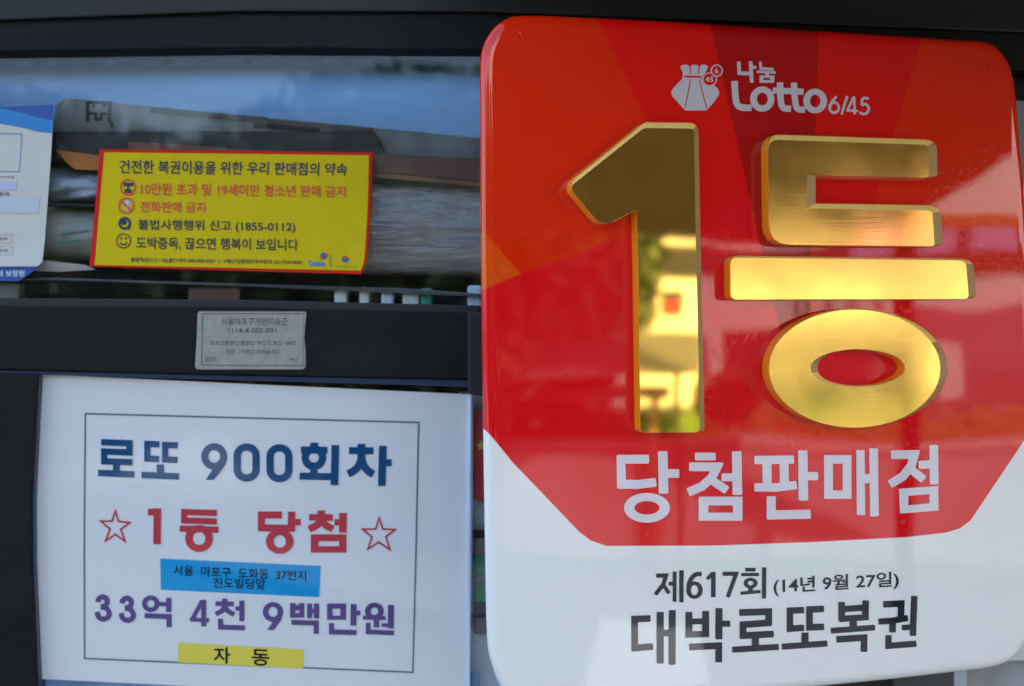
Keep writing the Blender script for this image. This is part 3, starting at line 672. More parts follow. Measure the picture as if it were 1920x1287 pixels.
# clutter under the track; the pale blocks are reflected glints built as boxes
for x0, x1, y0, y1, mt, lab in ((-60, 36, 530, 557, 'greyp', 'grey box at the left end below the window track'), 
        (352, 450, 538, 561, 'maroon2', 'wide dark brown packet under the middle of the yellow notice'),
        (626, 650, 541, 565, 'carton', 'left of the two white glints under the window track, built as a block'), (673, 692, 538, 565, 'carton', 'right of the two white glints under the window track, built as a block'),
        (714, 738, 548, 566, 'bluew', 'short pale blue glint right of the two white glints, built as a block'), (754, 786, 547, 568, 'carton', 'short wide white glint beside the green packet, built as a block'),
        (788, 812, 540, 568, 'green', 'green packet at the right end under the window track'), (876, 905, 535, 572, 'bluew', 'pale blue box edge against the red sign')):
    o = hexa([(x0, y0), (x1, y0), (x1, y1+14), (x0, y1+14)], 1.223, 1.24, M[mt], 'glint_carton', None, 0.003); tag(o, lab, 'carton')

# ================================================================== BEHIND THE LOWER PANE (gap beside the poster)
rc = thing('red_tag', 'narrow red card with a yellow star hanging in the gap between poster and sign', 'tag', DP(895, 940, 1.24))
hexa([(885, 772), (930, 772), (930, 945), (899, 942), (888, 935)], 1.223, 1.225, M['redcard'], 'card', rc, 0.0004)
ink('star', [('P', [(902, 826), (905, 832), (911, 834), (906, 838), (907, 845), (902, 841), (897, 845), (898, 838), (893, 834), (899, 832)])], (0, 0), 1.0, lambda x, y: DP(x, y, 1.2226), M['pyellow'], rc, cell=0.6)
shelf_goods = [((884, 996, 940, 1010), 'inner', 'dark lid on the grey tube in the gap beside the poster'), ((889, 1010, 940, 1042), 'greyp', 'grey tube under the dark lid in the gap beside the poster'),
    ((886, 1042, 940, 1078), 'green', 'bright green packet in the gap beside the poster'), ((889, 1078, 940, 1094), 'greyp', 'grey packet between the two green packets in the gap'), ((888, 1094, 940, 1130), 'green', 'lower green packet in the gap beside the poster'),
    ((888, 1130, 940, 1152), 'bead', 'dark blue packet below the green packets'), ((888, 1158, 940, 1190), 'greyp', 'lowest grey packet in the gap beside the poster')]
for (x0, y0, x1, y1), mt, lab in shelf_goods:
    tag(hexa(rect_q(x0, y0, x1, y1), 1.228, 1.236, M[mt], 'shelf_packet', None, 0.0015), lab, 'packet')
bk = hexa([(860, 735), (960, 735), (960, 1330), (860, 1330)], 1.240, 1.243, M['bluew'], 'blue_curtain', None, 0)
tag(bk, 'pale blue plastic curtain behind the packets in the gap', 'curtain')
ew = hexa([(879, 742), (884, 742), (881, 1310), (874, 1310)], 1.208, 1.214, M['bluew'], 'glass_edge_strip', front, 0.0006)
flr = thing('lower_display', 'pale blue printed display card below the poster at the bottom edge', 'card', DP(480, 1330, 1.22))
hexa([(70, 1262), (900, 1262), (900, 1400), (70, 1400)], 1.219, 1.221, pmat('pale_blue_card', (0.16, 0.34, 0.62), 0.5, noise=0.4, nscale=30), 'display_card', flr, 0)
# plastic bag and bracket under the sign
bg_ = thing('plastic_bag', 'crumpled grey and white plastic bag at the lower right corner behind the sign', 'bag', DP(1870, 1330, 1.26))
bulge('bag_body', [(0, 1805, 1150, 2050, 1150), (1, 1790, 1380, 2050, 1380)], 1.27, 0.035, pmat('grey_bag', (0.50, 0.51, 0.52), 0.4, noise=0.5, nscale=16, bump=0.006, bscale=14), bg_, 0.0016, nu=40, nv=40, seed=9)
bk2 = hexa([(1788, 1100), (1815, 1100), (1812, 1380), (1782, 1380)], 1.232, 1.236, M['bluew'], 'blue_strap', bg_, 0.0008)
hexa([(1810, 1090), (2080, 1090), (2080, 1235), (1850, 1240)], 1.225, 1.23, M['carton'], 'bag_liner', bg_, 0)
brk = thing('sign_bracket', 'dark metal bracket carrying the sign from below', 'bracket', DP(1650, 1340, 1.17))
hexa([(1380, 1262), (1680, 1240), (1680, 1400), (1380, 1400)], 1.176, 1.21, M['black'], 'bracket_arm', brk)
hexa([(1676, 1240), (1790, 1230), (1790, 1400), (1676, 1400)], 1.168, 1.21, pmat('grey_steel_plate', (0.05, 0.055, 0.06), 0.5), 'bracket_plate', brk)

# ================================================================== THE SIGN
sign = thing('shop_sign', 'red and white glossy plastic sign with raised gold lettering and rounded corners', 'sign', mat=SIGN_M)
out_px = [(900, 200), (899.5, 140), (903, 96), (920, 60), (948, 37), (990, 30), (1150, 36), (1300, 44), (1600, 63), (1780, 74.3), (1848.7, 80.4), (1873, 97), (1889, 121), (1897, 150), (1903, 193.5), (1909, 266), (1917, 355), (1924, 500), (1930, 700), (1934, 900), (1934, 1060), (1932, 1130), (1927, 1175), (1916, 1208), (1894, 1236), (1852, 1251.5), (1789, 1259.5), (1680, 1272), (1560, 1284), (1300, 1308), (1080, 1327), (1010, 1327), (965, 1312), (938, 1285), (922, 1245), (913, 1190), (909, 1000), (906, 800), (903, 600), (901, 400)]
RIM = 0.006
oc = crom(out_px+[out_px[0]], 6)[:-1]
loc = np.array([SL(x, y, -RIM)[:2] for x, y in oc])
def inset(P, d):
    n = len(P); out = []
    for i in range(n):
        a, b = P[(i-2) % n], P[(i+2) % n]; t = (b-a)/np.linalg.norm(b-a); nn = np.array([-t[1], t[0]])
        out.append(P[i]+nn*d)
    return np.array(out)
area = 0.5*sum(loc[i][0]*loc[(i+1) % len(loc)][1]-loc[(i+1) % len(loc)][0]*loc[i][1] for i in range(len(loc)))
sgn = 1 if area > 0 else -1
rings = []
rings.append((inset(loc, sgn*0.020), -0.038)); rings.append((inset(loc, sgn*0.018), -0.036)); rings.append((inset(loc, sgn*0.0025), -RIM-0.005)); rings.append((inset(loc, sgn*0.0005), -RIM-0.002)); rings.append((loc, -RIM))
for k in range(1, 9):
    a = k/8*math.pi/2; rings.append((inset(loc, sgn*0.008*(1-math.cos(a))), -RIM+RIM*math.sin(a)))
rings.append((inset(loc, sgn*0.012), 0.0)); rings.append((inset(loc, sgn*0.022), 0.0))
V, Fc = [], []; n = len(loc)
for P, h in rings: V += [SIGN_M @ Vector((p[0], p[1], h)) for p in P]
for k in range(len(rings)-1):
    for i in range(n):
        a, b = k*n+i, k*n+(i+1) % n; q = (a, b, b+n, a+n); Fc.append(q if sgn > 0 else q[::-1])
L_ = (len(rings)-1)*n
Fc.append(list(range(L_, L_+n)) if sgn > 0 else list(range(L_, L_+n))[::-1]); Fc.append(list(range(n))[::-1] if sgn > 0 else list(range(n)))
body = mobj('sign_body', V, Fc, M['sign'], sign, smooth=True)
ms = lambda x, y: SP(x, y, 0.0004)
AS = (1140, 820); bx_ = lambda *p: [(x+1860, y) for x, y in p]
R15 = 14
sA = [S(100, (462, 247), (146, 250), (150, 530), (330, 532), (542, 508)), S(108, (615, 158), (625, 636)), S(96, (640, 408), (802, 410)), ('E', 438, 795, 258, 167, 140, 76),
      S(88, (978, 218), (1212, 218)), S(99, (912, 333), (1228, 335), (1168, 455), (1060, 552), (900, 622)), S(95, (1160, 478), (1340, 600)), S(108, (1448, 158), (1456, 650)), S(90, (1278, 452), (1420, 452)),
      ('R', 1020, 670, 1513, 940), ('-R', 1128, 768, 1405, 850),
      S(94, (1646, 258), (2092, 252)), S(94, (1646, 565), (1900, 566), (2124, 538)), S(102, (1787, 240), (1790, 570)), S(102, (1980, 240), (1984, 570)),
      S(106, *bx_((331, 148), (338, 714))), S(92, *bx_((360, 438), (504, 440))), S(102, (1836, 665), (1836, 876), (2282, 866)),
      ('R', 2430, 202, 2738, 694), ('-R', 2530, 298, 2640, 600),
      S(94, *bx_((979, 145), (986, 876))), S(98, *bx_((1128, 126), (1137, 892))), S(100, *bx_((1000, 468), (1110, 465))),
      S(98, *bx_((1322, 198), (1588, 195), (1552, 320), (1460, 440), (1308, 530))), S(92, *bx_((1545, 360), (1695, 480))), S(98, *bx_((1805, 88), (1810, 532))), S(90, *bx_((1633, 312), (1780, 305))),
      ('P', bx_((1412, 582), (1856, 550), (1858, 826), (1425, 860))), ('-P', bx_((1518, 662), (1756, 640), (1756, 745), (1518, 768)))]
M['swhite2'] = pmat('sign_bright_white_print', (0.74, 0.68, 0.70), 0.5, coat=1.0, coat_r=0.02, spec=0.0)
ink('lettering', sA, AS, 6.0, ms, M['swhite2'], sign, r=R15, cell=1.0)
CS = (1170, 1100); kx = 1853.8; dx_ = lambda *p: [(x+kx, y) for x, y in p]
sC = [S(82, (330, 397), (132, 404), (135, 765), (362, 745)), S(88, (450, 316), (450, 957)), S(86, (600, 293), (597, 972)), S(80, (460, 580), (590, 578)),
      S(86, (806, 316), (808, 625)), S(86, (1014, 303), (1014, 620)), S(72, (780, 437), (1040, 430)), S(78, (762, 598), (1057, 590)), S(88, (1180, 268), (1178, 657)), S(76, (1190, 462), (1320, 462)), S(84, (810, 752), (1178, 735), (1175, 942)),
      S(84, (1430, 325), (1798, 312), (1796, 452), (1478, 475), (1478, 610), (1860, 590)), S(88, (1632, 620), (1632, 770)), S(76, (1343, 785), (1922, 750)),
      S(80, *dx_((382, 293), (207, 300), (207, 525), (382, 512))), S(82, *dx_((630, 278), (450, 285), (450, 508), (630, 500))), S(88, *dx_((395, 572), (393, 720))), S(76, *dx_((106, 748), (672, 708))),
      S(84, *dx_((848, 192), (850, 430))), S(84, *dx_((1147, 172), (1142, 405))), S(78, *dx_((850, 282), (1145, 262))), S(78, *dx_((815, 405), (1185, 380))), S(92, *dx_((992, 400), (992, 530))), S(72, *dx_((713, 550), (1264, 510))), S(82, *dx_((783, 657), (1128, 635), (1126, 812))),
      S(82, *dx_((1363, 222), (1590, 212), (1582, 400))), S(78, *dx_((1306, 437), (1480, 425), (1672, 390))), S(82, *dx_((1482, 430), (1480, 572))), S(70, *dx_((1596, 512), (1720, 505))), S(80, *dx_((1752, 118), (1733, 614))), S(78, *dx_((1430, 603), (1430, 737), (1778, 710)))]
ink('lettering', sC, CS, 6.6207, ms, M['sblack'], sign, r=12, cell=1.0)
sE = [S(62, (162, 238), (312, 235), (270, 370), (150, 522)), S(58, (270, 380), (358, 502)), S(55, (350, 358), (430, 358)), S(58, (440, 176), (440, 630)), S(66, (543, 158), (541, 638)),
      ('E', 738, 455, 124, 130, 55, 76), S(66, *crom([(845, 214), (765, 218), (695, 275), (655, 370), (652, 460)])),
      S(68, (1021, 180), (1020, 562)), S(54, (1020, 196), (925, 290)), S(62, (1160, 210), (1362, 210), (1236, 562)),
      S(55, (1500, 148), (1655, 148)), S(48, (1440, 222), (1705, 220)), ('E', 1580, 350, 105, 80, 42, 34), S(70, (1580, 415), (1580, 500)), S(50, (1428, 502), (1728, 475)), S(64, (1784, 112), (1780, 582))]
ink('lettering', sE, (1210, 1050), 8.0, ms, M['sblack'], sign, r=6, cell=0.8)
ftext('lettering', '(14년 9월 27일)', [(1450.5, 1083.5), (1685.5, 1071.5), (1685.5, 1104.5), (1450.5, 1119)], ms, M['sblack'], sign, .016)
sG = [S(48, (172, 108), (180, 258), (330, 262)), S(48, (325, 104), (340, 380)), S(38, (335, 180), (398, 184)), S(38, (450, 110), (458, 196), (622, 208)), S(32, (403, 238), (650, 250)), S(44, (538, 245), (538, 300)), ('R', 440, 286, 630, 382), ('-R', 486, 318, 576, 346)]
sH = [S(84, *crom([(118, 358), (130, 560), (155, 665), (225, 700), (338, 702)])), ('E', 475, 590, 156, 162, 70, 82), S(82, *crom([(702, 375), (712, 600), (745, 700), (845, 715)])), S(78, (610, 480), (1005, 496)), S(80, *crom([(882, 378), (898, 620), (930, 715), (1026, 727)])), ('E', 1155, 615, 152, 158, 66, 82)]
sI = [('E', 1400, 700, 76, 82, 44, 48), S(32, *crom([(1428, 556), (1365, 635), (1345, 700)])), S(32, (1567, 552), (1493, 788)), S(30, (1652, 560), (1568, 738)), S(30, (1555, 735), (1708, 745)), S(32, (1655, 560), (1664, 785)), S(32, *crom([(1846, 585), (1768, 582), (1752, 665)], 3)), S(32, *crom([(1750, 672), (1805, 655), (1845, 710), (1818, 770), (1765, 780), (1728, 758)]))]
GO = (1360, 100); GS = 6.857
ink('lettering', sG, GO, GS, ms, M['swhite'], sign, r=4, cell=0.7)
ink('lettering', sH, GO, GS, ms, M['swhite'], sign, r=6, cell=0.7)
ink('lettering', sI, GO, GS, ms, M['swhite'], sign, r=4, cell=0.7)
bag = [('P', [(372, 182), (425, 155), (480, 138), (540, 148), (592, 190), (640, 155), (690, 138), (750, 148), (810, 192), (860, 150), (925, 135), (1015, 185), (985, 260), (945, 330), (930, 400), (950, 470), (1130, 600), (1235, 690), (1272, 780), (1255, 850), (1130, 1020), (1010, 1155), (970, 1195), (495, 1195), (440, 1145), (300, 985), (190, 870), (165, 790), (190, 720), (300, 590), (420, 470), (432, 340)]),
       ('-S', 44, [(462, 415), (862, 425)]), ('-S', 26, [(605, 180), (605, 350)]), ('-S', 26, [(812, 180), (785, 350)]), ('-S', 24, [(606, 480), (585, 640), (480, 1145)]), ('-S', 24, [(815, 490), (860, 700), (985, 1145)]),
       ('-E', 1045, 475, 175, 165, 0, 0), ('E', 1050, 480, 168, 160, 142, 136), ('-E', 1212, 280, 150, 150, 0, 0), ('E', 1212, 280, 142, 142, 110, 112)]
ink('bag_logo', bag, (1245, 110), 12.26, ms, M['swhite'], sign, cell=0.5)
def zq(x0, y0, x1, y1): return [(1245+x/12.26, 110+y/12.26) for x, y in ((x0, y0), (x1, y0), (x1, y1), (x0, y1))]
ftext('lettering', '45', zq(945, 420, 1135, 540), ms, M['swhite'], sign, .02)
ftext('lettering', '6', zq(1165, 215, 1250, 345), ms, M['swhite'], sign, .02)

# raised gold pieces
def round_px(P, rad, k=5):
    out = []; n = len(P)
    for i in range(n):
        p = np.array(P[i][:2], float); r = P[i][2] if len(P[i]) > 2 else rad
        a = np.array(P[i-1][:2], float)-p; b = np.array(P[(i+1) % n][:2], float)-p
        la, lb = np.linalg.norm(a), np.linalg.norm(b); r = min(r, la*0.45, lb*0.45)
        if r < 0.5: out.append(tuple(p)); continue
        s, e = p+a/la*r, p+b/lb*r
        for t in np.linspace(0, 1, k): out.append(tuple((1-t)**2*s+2*t*(1-t)*p+t*t*e))
    return out
def norm_px(P, hole=False):
    n = len(P); ar = sum(P[i][0]*P[(i+1) % n][1]-P[(i+1) % n][0]*P[i][1] for i in range(n)); sg = 1 if ar > 0 else -1
    if hole: sg = -sg
    N_ = []
    for i in range(n):
        a, b = np.array(P[i-1]), np.array(P[(i+1) % n]); p = np.array(P[i])
        d1 = (p-a)/max(1e-6, np.linalg.norm(p-a)); d2 = (b-p)/max(1e-6, np.linalg.norm(b-p))
        n1 = np.array([d1[1], -d1[0]])*sg; n2 = np.array([d2[1], -d2[0]])*sg
        m = n1+n2; m /= max(1e-6, np.linalg.norm(m)); m /= max(0.45, m.dot(n1)); N_.append((m, n1, n2))
    return N_
H1, H2 = 0.0138, 0.0108
def gold_piece(name, loops, rx, ty, face, label):
    V, Fc, fm = [], [], []; fronts = []
    for li, P in enumerate(loops):
        N_ = norm_px(P, li > 0); n = len(P); k0 = len(V)
        Fp = [SP(x, y, H1) for x, y in P]
        Mp_ = []
        for (x, y), (m, n1, n2) in zip(P, N_): Mp_.append(SP(x+max(0, m[0])*rx+0.6*m[0], y+min(0, m[1])*ty+0.6*m[1], H2))
        Bp = [p-SN*(H2-0.0002) for p in Mp_]
        V += Fp+Mp_+Bp; fronts.append((k0, n))
        for i in range(n):
            j = (i+1) % n
            Fc.append((k0+i, k0+n+i, k0+n+j, k0+j)); d = (N_[i][0]+N_[j][0])/2
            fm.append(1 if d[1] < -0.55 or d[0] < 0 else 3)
            Fc.append((k0+n+i, k0+2*n+i, k0+2*n+j, k0+n+j)); fm.append(2)
    if len(loops) == 1:
        k0, n = fronts[0]; tr = tessellate_polygon([[Vector((x, y, 0)) for x, y in loops[0]]])
        for t in tr: Fc.append(list(t)); fm.append(0)
    else:
        (a0, n), (b0, n2_) = fronts
        for i in range(n): j = (i+1) % n; Fc.append((a0+i, a0+j, b0+j, b0+i)); fm.append(0)
    bm = bmesh.new(); vv = [bm.verts.new(SIGN_M.inverted() @ p) for p in V]
    for f, m in zip(Fc, fm):
        g = bm.faces.new([vv[q] for q in f]); g.material_index = m
    bmesh.ops.recalc_face_normals(bm, faces=bm.faces)
    # make sure the front looks outwards
    fr0 = [f for f in bm.faces if f.material_index == 0][0]
    if fr0.normal.z < 0: bmesh.ops.reverse_faces(bm, faces=bm.faces)
    me = bpy.data.meshes.new(name); bm.to_mesh(me); bm.free()
    for mt in (face, M['bevel'], M['amber'], M['bevelshade']): me.materials.append(mt)
    o = bpy.data.objects.new(name, me); COL.objects.link(o); o.parent = sign; o['label'] = label
    return o
one = round_px([(1207, 240.4, 6), (1301, 241.5, 8), (1304, 413, 0), (1312.5, 811, 10), (1201, 811.5, 11), (1197, 512, 0), (1194, 393.5, 0), (1128, 425, 22), (1067, 352, 14)], 3)
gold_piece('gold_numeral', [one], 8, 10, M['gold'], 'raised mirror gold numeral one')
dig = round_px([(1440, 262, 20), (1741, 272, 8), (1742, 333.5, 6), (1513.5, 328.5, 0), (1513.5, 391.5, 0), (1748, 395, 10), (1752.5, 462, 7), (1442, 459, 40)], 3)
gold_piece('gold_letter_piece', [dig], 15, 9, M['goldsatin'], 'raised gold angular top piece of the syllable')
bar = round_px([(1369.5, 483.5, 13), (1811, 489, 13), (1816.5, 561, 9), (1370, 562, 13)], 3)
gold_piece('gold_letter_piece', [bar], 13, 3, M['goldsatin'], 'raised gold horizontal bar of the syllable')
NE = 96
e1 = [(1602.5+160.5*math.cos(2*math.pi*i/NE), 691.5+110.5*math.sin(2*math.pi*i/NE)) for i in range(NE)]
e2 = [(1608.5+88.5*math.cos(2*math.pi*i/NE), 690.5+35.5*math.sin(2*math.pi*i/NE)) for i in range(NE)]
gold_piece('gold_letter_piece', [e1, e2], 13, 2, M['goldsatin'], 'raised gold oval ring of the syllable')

# ================================================================== THE STREET THE SIGN MIRRORS
def struct(name, vs, fs, mat): return mobj(name, vs, fs, mat, None, kind='structure')
GZ = -1.5
M['road'] = pmat('asphalt', (0.055, 0.055, 0.055), 0.85, noise=0.25, nscale=3)
M['pave'] = pmat('pavement_slabs', (0.32, 0.31, 0.29), 0.8, noise=0.25, nscale=2)
M['grass'] = pmat('lawn', (0.09, 0.17, 0.03), 0.9, noise=0.5, nscale=6)
M['wall'] = pmat('pale_render', (0.62, 0.60, 0.54), 0.8, noise=0.1, nscale=1.5)
M['shade'] = pmat('brown_canvas', (0.048, 0.034, 0.022), 0.8, noise=0.2, nscale=4)
M['shopwall'] = pmat('grey_shop_cladding', (0.12, 0.12, 0.12), 0.6)
M['trunk'] = pmat('bark', (0.10, 0.07, 0.05), 0.9); M['leaf'] = pmat('leaves', (0.045, 0.07, 0.025), 0.7)
M['win'] = pmat('dark_window_glass', (0.03, 0.04, 0.05), 0.08)
def sheet_z(name, x0, x1, y0, y1, z, mat): return struct(name, [(x0, y0, z), (x1, y0, z), (x1, y1, z), (x0, y1, z)], [(0, 1, 2, 3)], M[mat])
sheet_z('ground', -250, 250, -250, 250, GZ-0.12, 'road')
def bxm(name, b, mat, parent=None, bev=0.0): v, f = box(*b, bev); return mobj(name, v, f, M[mat] if isinstance(mat, str) else mat, parent)
struct('pavement', *box(-40, 40, -3.6, 6, GZ-0.14, GZ), M['pave'])
struct('far_pavement', *box(-40, 60, -20, -12.5, GZ-0.14, GZ), M['pave'])
# the shop itself: walls, roof and the awning above
shop = thing('shop_building', 'grey clad shop building that the dark framed front belongs to', 'building', (0, 2, GZ))
bxm('upper_wall', (-8, 8, 0.0, 0.5, 0.372, 1.1), 'shopwall', shop); bxm('roof', (-8, 8, 0.5, 2.4, 0.9, 1.05), 'shopwall', shop)
bxm('back_wall', (-8, 8, 2.2, 2.4, GZ, 0.9), 'shopwall', shop)
bxm('side_wall', (-8, -0.55, 0.02, 0.12, GZ, 0.37), 'shopwall', shop); bxm('side_wall', (0.62, 8, 0.02, 0.12, GZ, 0.37), 'shopwall', shop)
bxm('inner_wall', (-0.8, 0.8, 0.62, 0.66, -0.6, 0.37), 'inner', shop); bxm('ceiling_panel', (-0.8, 0.8, 0.08, 0.62, 0.30, 0.34), 'inner', shop)
bxm('stall_riser', (-0.6, 0.7, 0.0, 0.1, GZ, -0.36), 'frame', shop)
aw = thing('front_awning', 'unseen black metal awning over the shop front, its depth shaped for the light', 'awning', (0, -0.3, 0.4))
AP = [(-3.5, 0.0), (3.5, 0.0), (3.5, -0.5), (0.12, -0.5), (-0.10, -0.08), (-3.5, -0.08)]  # unseen; cut back at left for sky on the steel, deep over the sign
V = [(x, y, 0.335) for x, y in AP]+[(x, y, 0.36) for x, y in AP]
mobj('awning_sheet', V, [list(range(6)), list(range(6, 12))[::-1]]+[(i, (i+1) % 6, 6+(i+1) % 6, 6+i) for i in range(6)], M['frame'], aw)

# dark canopy across the way, its edge running down to the left in the mirror image
can = thing('market_canopy', 'large brown canvas canopy standing across the pavement', 'canopy', RF(1400, 643, 6.0)*1.0)
low_e = [RF(700, 440, 7.5), RF(1100, 436, 7.2), RF(1330, 452, 7.0), RF(1420, 500, 6.9), RF(1600, 470, 6.6), RF(1690, 425, 6.4), RF(1900, 285, 6.0), RF(2100, 150, 5.8)]
up_e = [RF(700, -900, 5.6), RF(1100, -900, 5.4), RF(1330, -900, 5.2), RF(1420, -900, 5.1), RF(1600, -900, 5.0), RF(1690, -900, 4.9), RF(1900, -900, 4.8), RF(2100, -900, 4.8)]
low_e[3] = RF(1430, 600, 6.9); low_e[3] = RF(1430, 598, 6.9)
low_e = [RF(700, 440, 7.5), RF(1100, 436, 7.2), RF(1325, 452, 7.0), RF(1690, 425, 6.5), RF(1900, 285, 6.1), RF(2100, 150, 5.9)]
up_e = [RF(x, -900, d) for x, d in ((700, 5.6), (1100, 5.4), (1325, 5.2), (1690, 4.9), (1900, 4.8), (2100, 4.8))]
V = low_e+up_e; n = len(low_e); V = V+[p+Vector((0, -0.03, 0.03)) for p in V]; Fc = []
for i in range(n-1): Fc += [(i, i+1, n+i+1, n+i), (2*n+i+1, 2*n+i, 3*n+i, 3*n+i+1), (i+1, i, 2*n+i, 2*n+i+1), (n+i, n+i+1, 3*n+i+1, 3*n+i)]
Fc += [(0, n, 3*n, 2*n), (2*n-1, n-1, 3*n-1, 4*n-1)]
mobj('canvas', V, Fc, M['shade'], can)
for p in (low_e[0], low_e[3]): bxm('post', (p.x-.04, p.x+.04, p.y-.04, p.y+.04, GZ, p.z), 'frame', can)

# pale building opposite, facing back towards the shop
az = 0.86
fb = RF(1250, 643, 12.5); rt = Vector((0.78, 0.62, 0)).normalized()*-1
fn = (SP(1250, 643)-fb); fn.z = 0; fn.normalize(); tn = Vector((-fn.y, fn.x, 0))
def OB(u, v, z): return fb+tn*u-fn*v+Vector((0, 0, z-fb.z))     # u along the facade, v into the building
def obox(name, u0, u1, v0, v1, z0, z1, mat, parent):
    V = [OB(u, v, z) for z in (z0, z1) for v in (v0, v1) for u in (u0, u1)]
    return mobj(name, V, [(0, 1, 5, 4), (2, 6, 7, 3), (0, 4, 6, 2), (1, 3, 7, 5), (4, 5, 7, 6), (0, 2, 3, 1)], M[mat] if isinstance(mat, str) else mat, parent)
opp = thing('opposite_building', 'pale rendered building across the street', 'building', OB(0, 2, GZ))
zt = lambda py, d=12.5: (RF(1250, py, d)).z
obox('wall', -9, 9, 0, 4, GZ, zt(515), 'wall', opp)
obox('eave_shade_band', -9, 9, -0.05, 4, zt(515)+.004, zt(458), 'inner', opp)  # dark band painted for the shaded zone under the eave
obox('upper_wall', -9, 9, 0.1, 4, zt(458)+.004, zt(458)+5, 'wall', opp)
def FUV(px, py):                       # facade coordinates of what the sign mirrors at that place
    p = SP(px, py); d = ray(px, py).normalized(); r = d-SN*2*d.dot(SN)
    t = (fb-p).dot(fn)/r.dot(fn); q = p+r*t-fb
    return q.dot(tn), q.z+fb.z
def fpanel(name, x0, y0, x1, y1, mat, out=0.03):
    ua, za = FUV(x0, y0); ub, zb = FUV(x1, y1)
    return obox(name, min(ua, ub), max(ua, ub), -out, -0.004, min(za, zb), max(za, zb), mat, opp)
fpanel('orange_sign_band', 1560, 404, 2000, 428, 'orange', 0.08)
M['mauve'] = pmat('mauve_awning_cloth', (0.42, 0.26, 0.46), 0.8)
fpanel('mauve_awning', 1600, 430, 1790, 482, 'mauve', 0.06); fpanel('mauve_awning', 1815, 430, 1900, 480, 'mauve', 0.07)
fpanel('brown_band', 1480, 484, 2000, 516, 'maroon', 0.05)
fpanel('shop_window', 1345, 612, 1640, 760, 'win', 0.03); M['haze'] = pmat('grey_haze_panel', (0.12, 0.11, 0.115), 0.5, noise=0.5, nscale=1.3); fpanel('haze_panel', 1642, 612, 2050, 760, 'haze', 0.03); fpanel('shop_window', 900, 530, 1150, 760, 'win', 0.03)  # window zone greyed so the sign's right side mirrors a pale haze
for x in (1500, 1522, 1560, 1600, 1640): fpanel('gate_bar', x, 560, x+8, 611, 'inner', 0.04)
fpanel('haze_panel', 1700, 575, 2050, 611, 'haze', 0.035)
fpanel('pale_pillar', 1740, 640, 1800, 740, 'wall', 0.05); fpanel('pale_pillar', 1060, 700, 1120, 760, 'wall', 0.05)
fpanel('poster_board', 1238, 545, 1276, 583, 'inner', 0.05); fpanel('poster_stripe', 1240, 566, 1268, 580, 'redcard', 0.07)
fpanel('basement_wall', 880, 762, 2100, 1000, 'shopwall', 0.02)
# table with a hanging grey cloth, planter, lawn
td = 8.0; tb = RF(1250, 643, td)
def TB(u, v, z): return tb+tn*u-fn*v+Vector((0, 0, z-tb.z))
def tbox(name, u0, u1, v0, v1, z0, z1, mat, parent):
    V = [TB(u, v, z) for z in (z0, z1) for v in (v0, v1) for u in (u0, u1)]
    return mobj(name, V, [(0, 1, 5, 4), (2, 6, 7, 3), (0, 4, 6, 2), (1, 3, 7, 5), (4, 5, 7, 6), (0, 2, 3, 1)], M[mat] if isinstance(mat, str) else mat, parent)
zz = lambda py, d=td: RF(1250, py, d).z
tab = thing('street_stall', 'street stall with a long grey cloth hanging in front', 'stall', TB(0, 0, GZ))
M['cloth'] = pmat('grey_cloth', (0.10, 0.10, 0.10), 0.8)
tbox('cloth', -0.22, 1.4, 0, 0.02, zz(700), zz(622), 'cloth', tab); tbox('tabletop', -0.22, 1.4, 0.02, 0.8, zz(622)-0.03, zz(622), 'carton', tab)
for u in (-0.05, 1.3): tbox('leg', u-.02, u+.02, 0.1, 0.14, GZ, zz(700), 'black', tab)
bn = thing('wooden_bench', 'brown wooden bench behind the street stall', 'bench', TB(0.7, 0.4, GZ))
M['wood'] = pmat('brown_bench_wood', (0.20, 0.11, 0.06), 0.7, noise=0.3, nscale=8)
for k in range(3): tbox('slat', 0.0, 1.5, 0.30+k*0.1, 0.39+k*0.1, zz(748, 8.4), zz(724, 8.4), 'wood', bn)
for u in (0.1, 1.4): tbox('leg', u-.03, u+.03, 0.33, 0.55, GZ, zz(748, 8.4)-0.002, 'wood', bn)
gw = thing('added_low_wall', 'unseen low pinkish grey granite wall added for the haze mirrored in the sign', 'wall', TB(0, 0.6, GZ))  # unseen; added so its pinkish grey mirrors as haze low on the sign
tbox('wall_block', -6, 7, 0.70, 0.92, GZ, zz(838, 8.9), pmat('pinkish_granite', (0.36, 0.31, 0.32), 0.7, noise=0.35, nscale=1.5), gw)
tbox('wall_cap', -6.03, 7.03, 0.67, 0.95, zz(838, 8.9)+0.002, zz(838, 8.9)+0.05, pmat('granite_cap', (0.42, 0.38, 0.37), 0.6), gw)
hd = thing('clipped_hedge', 'long low clipped green hedge behind the street stall', 'hedge', TB(0, -0.9, GZ))
hz = zz(765, 9.0)
def strip_leaves(name, u0, u1, v0, v1, z0, z1, nleaf, size, mat, parent, seed):
    rnd = random.Random(seed); V, Fc = [], []
    for _ in range(nleaf):
        p = TB(rnd.uniform(u0, u1), rnd.uniform(v0, v1), rnd.uniform(z0, z1))
        a = Vector((rnd.uniform(-1, 1), rnd.uniform(-1, 1), rnd.uniform(-1, 1))).normalized(); b = a.orthogonal().normalized()
        k = len(V); V += [p-a*size, p+b*size*.5, p+a*size, p-b*size*.5]; Fc.append((k, k+1, k+2, k+3))
    return mobj(name, V, Fc, mat, parent)
M['hedge'] = pmat('hedge_leaves', (0.10, 0.17, 0.03), 0.7)
strip_leaves('foliage', -5, 6, 1.0, 1.5, GZ, hz, 9000, 0.05, M['hedge'], hd, 3)
tbox('hedge_core', -5, 6, 1.1, 1.4, GZ, hz-0.06, 'hedge', hd)
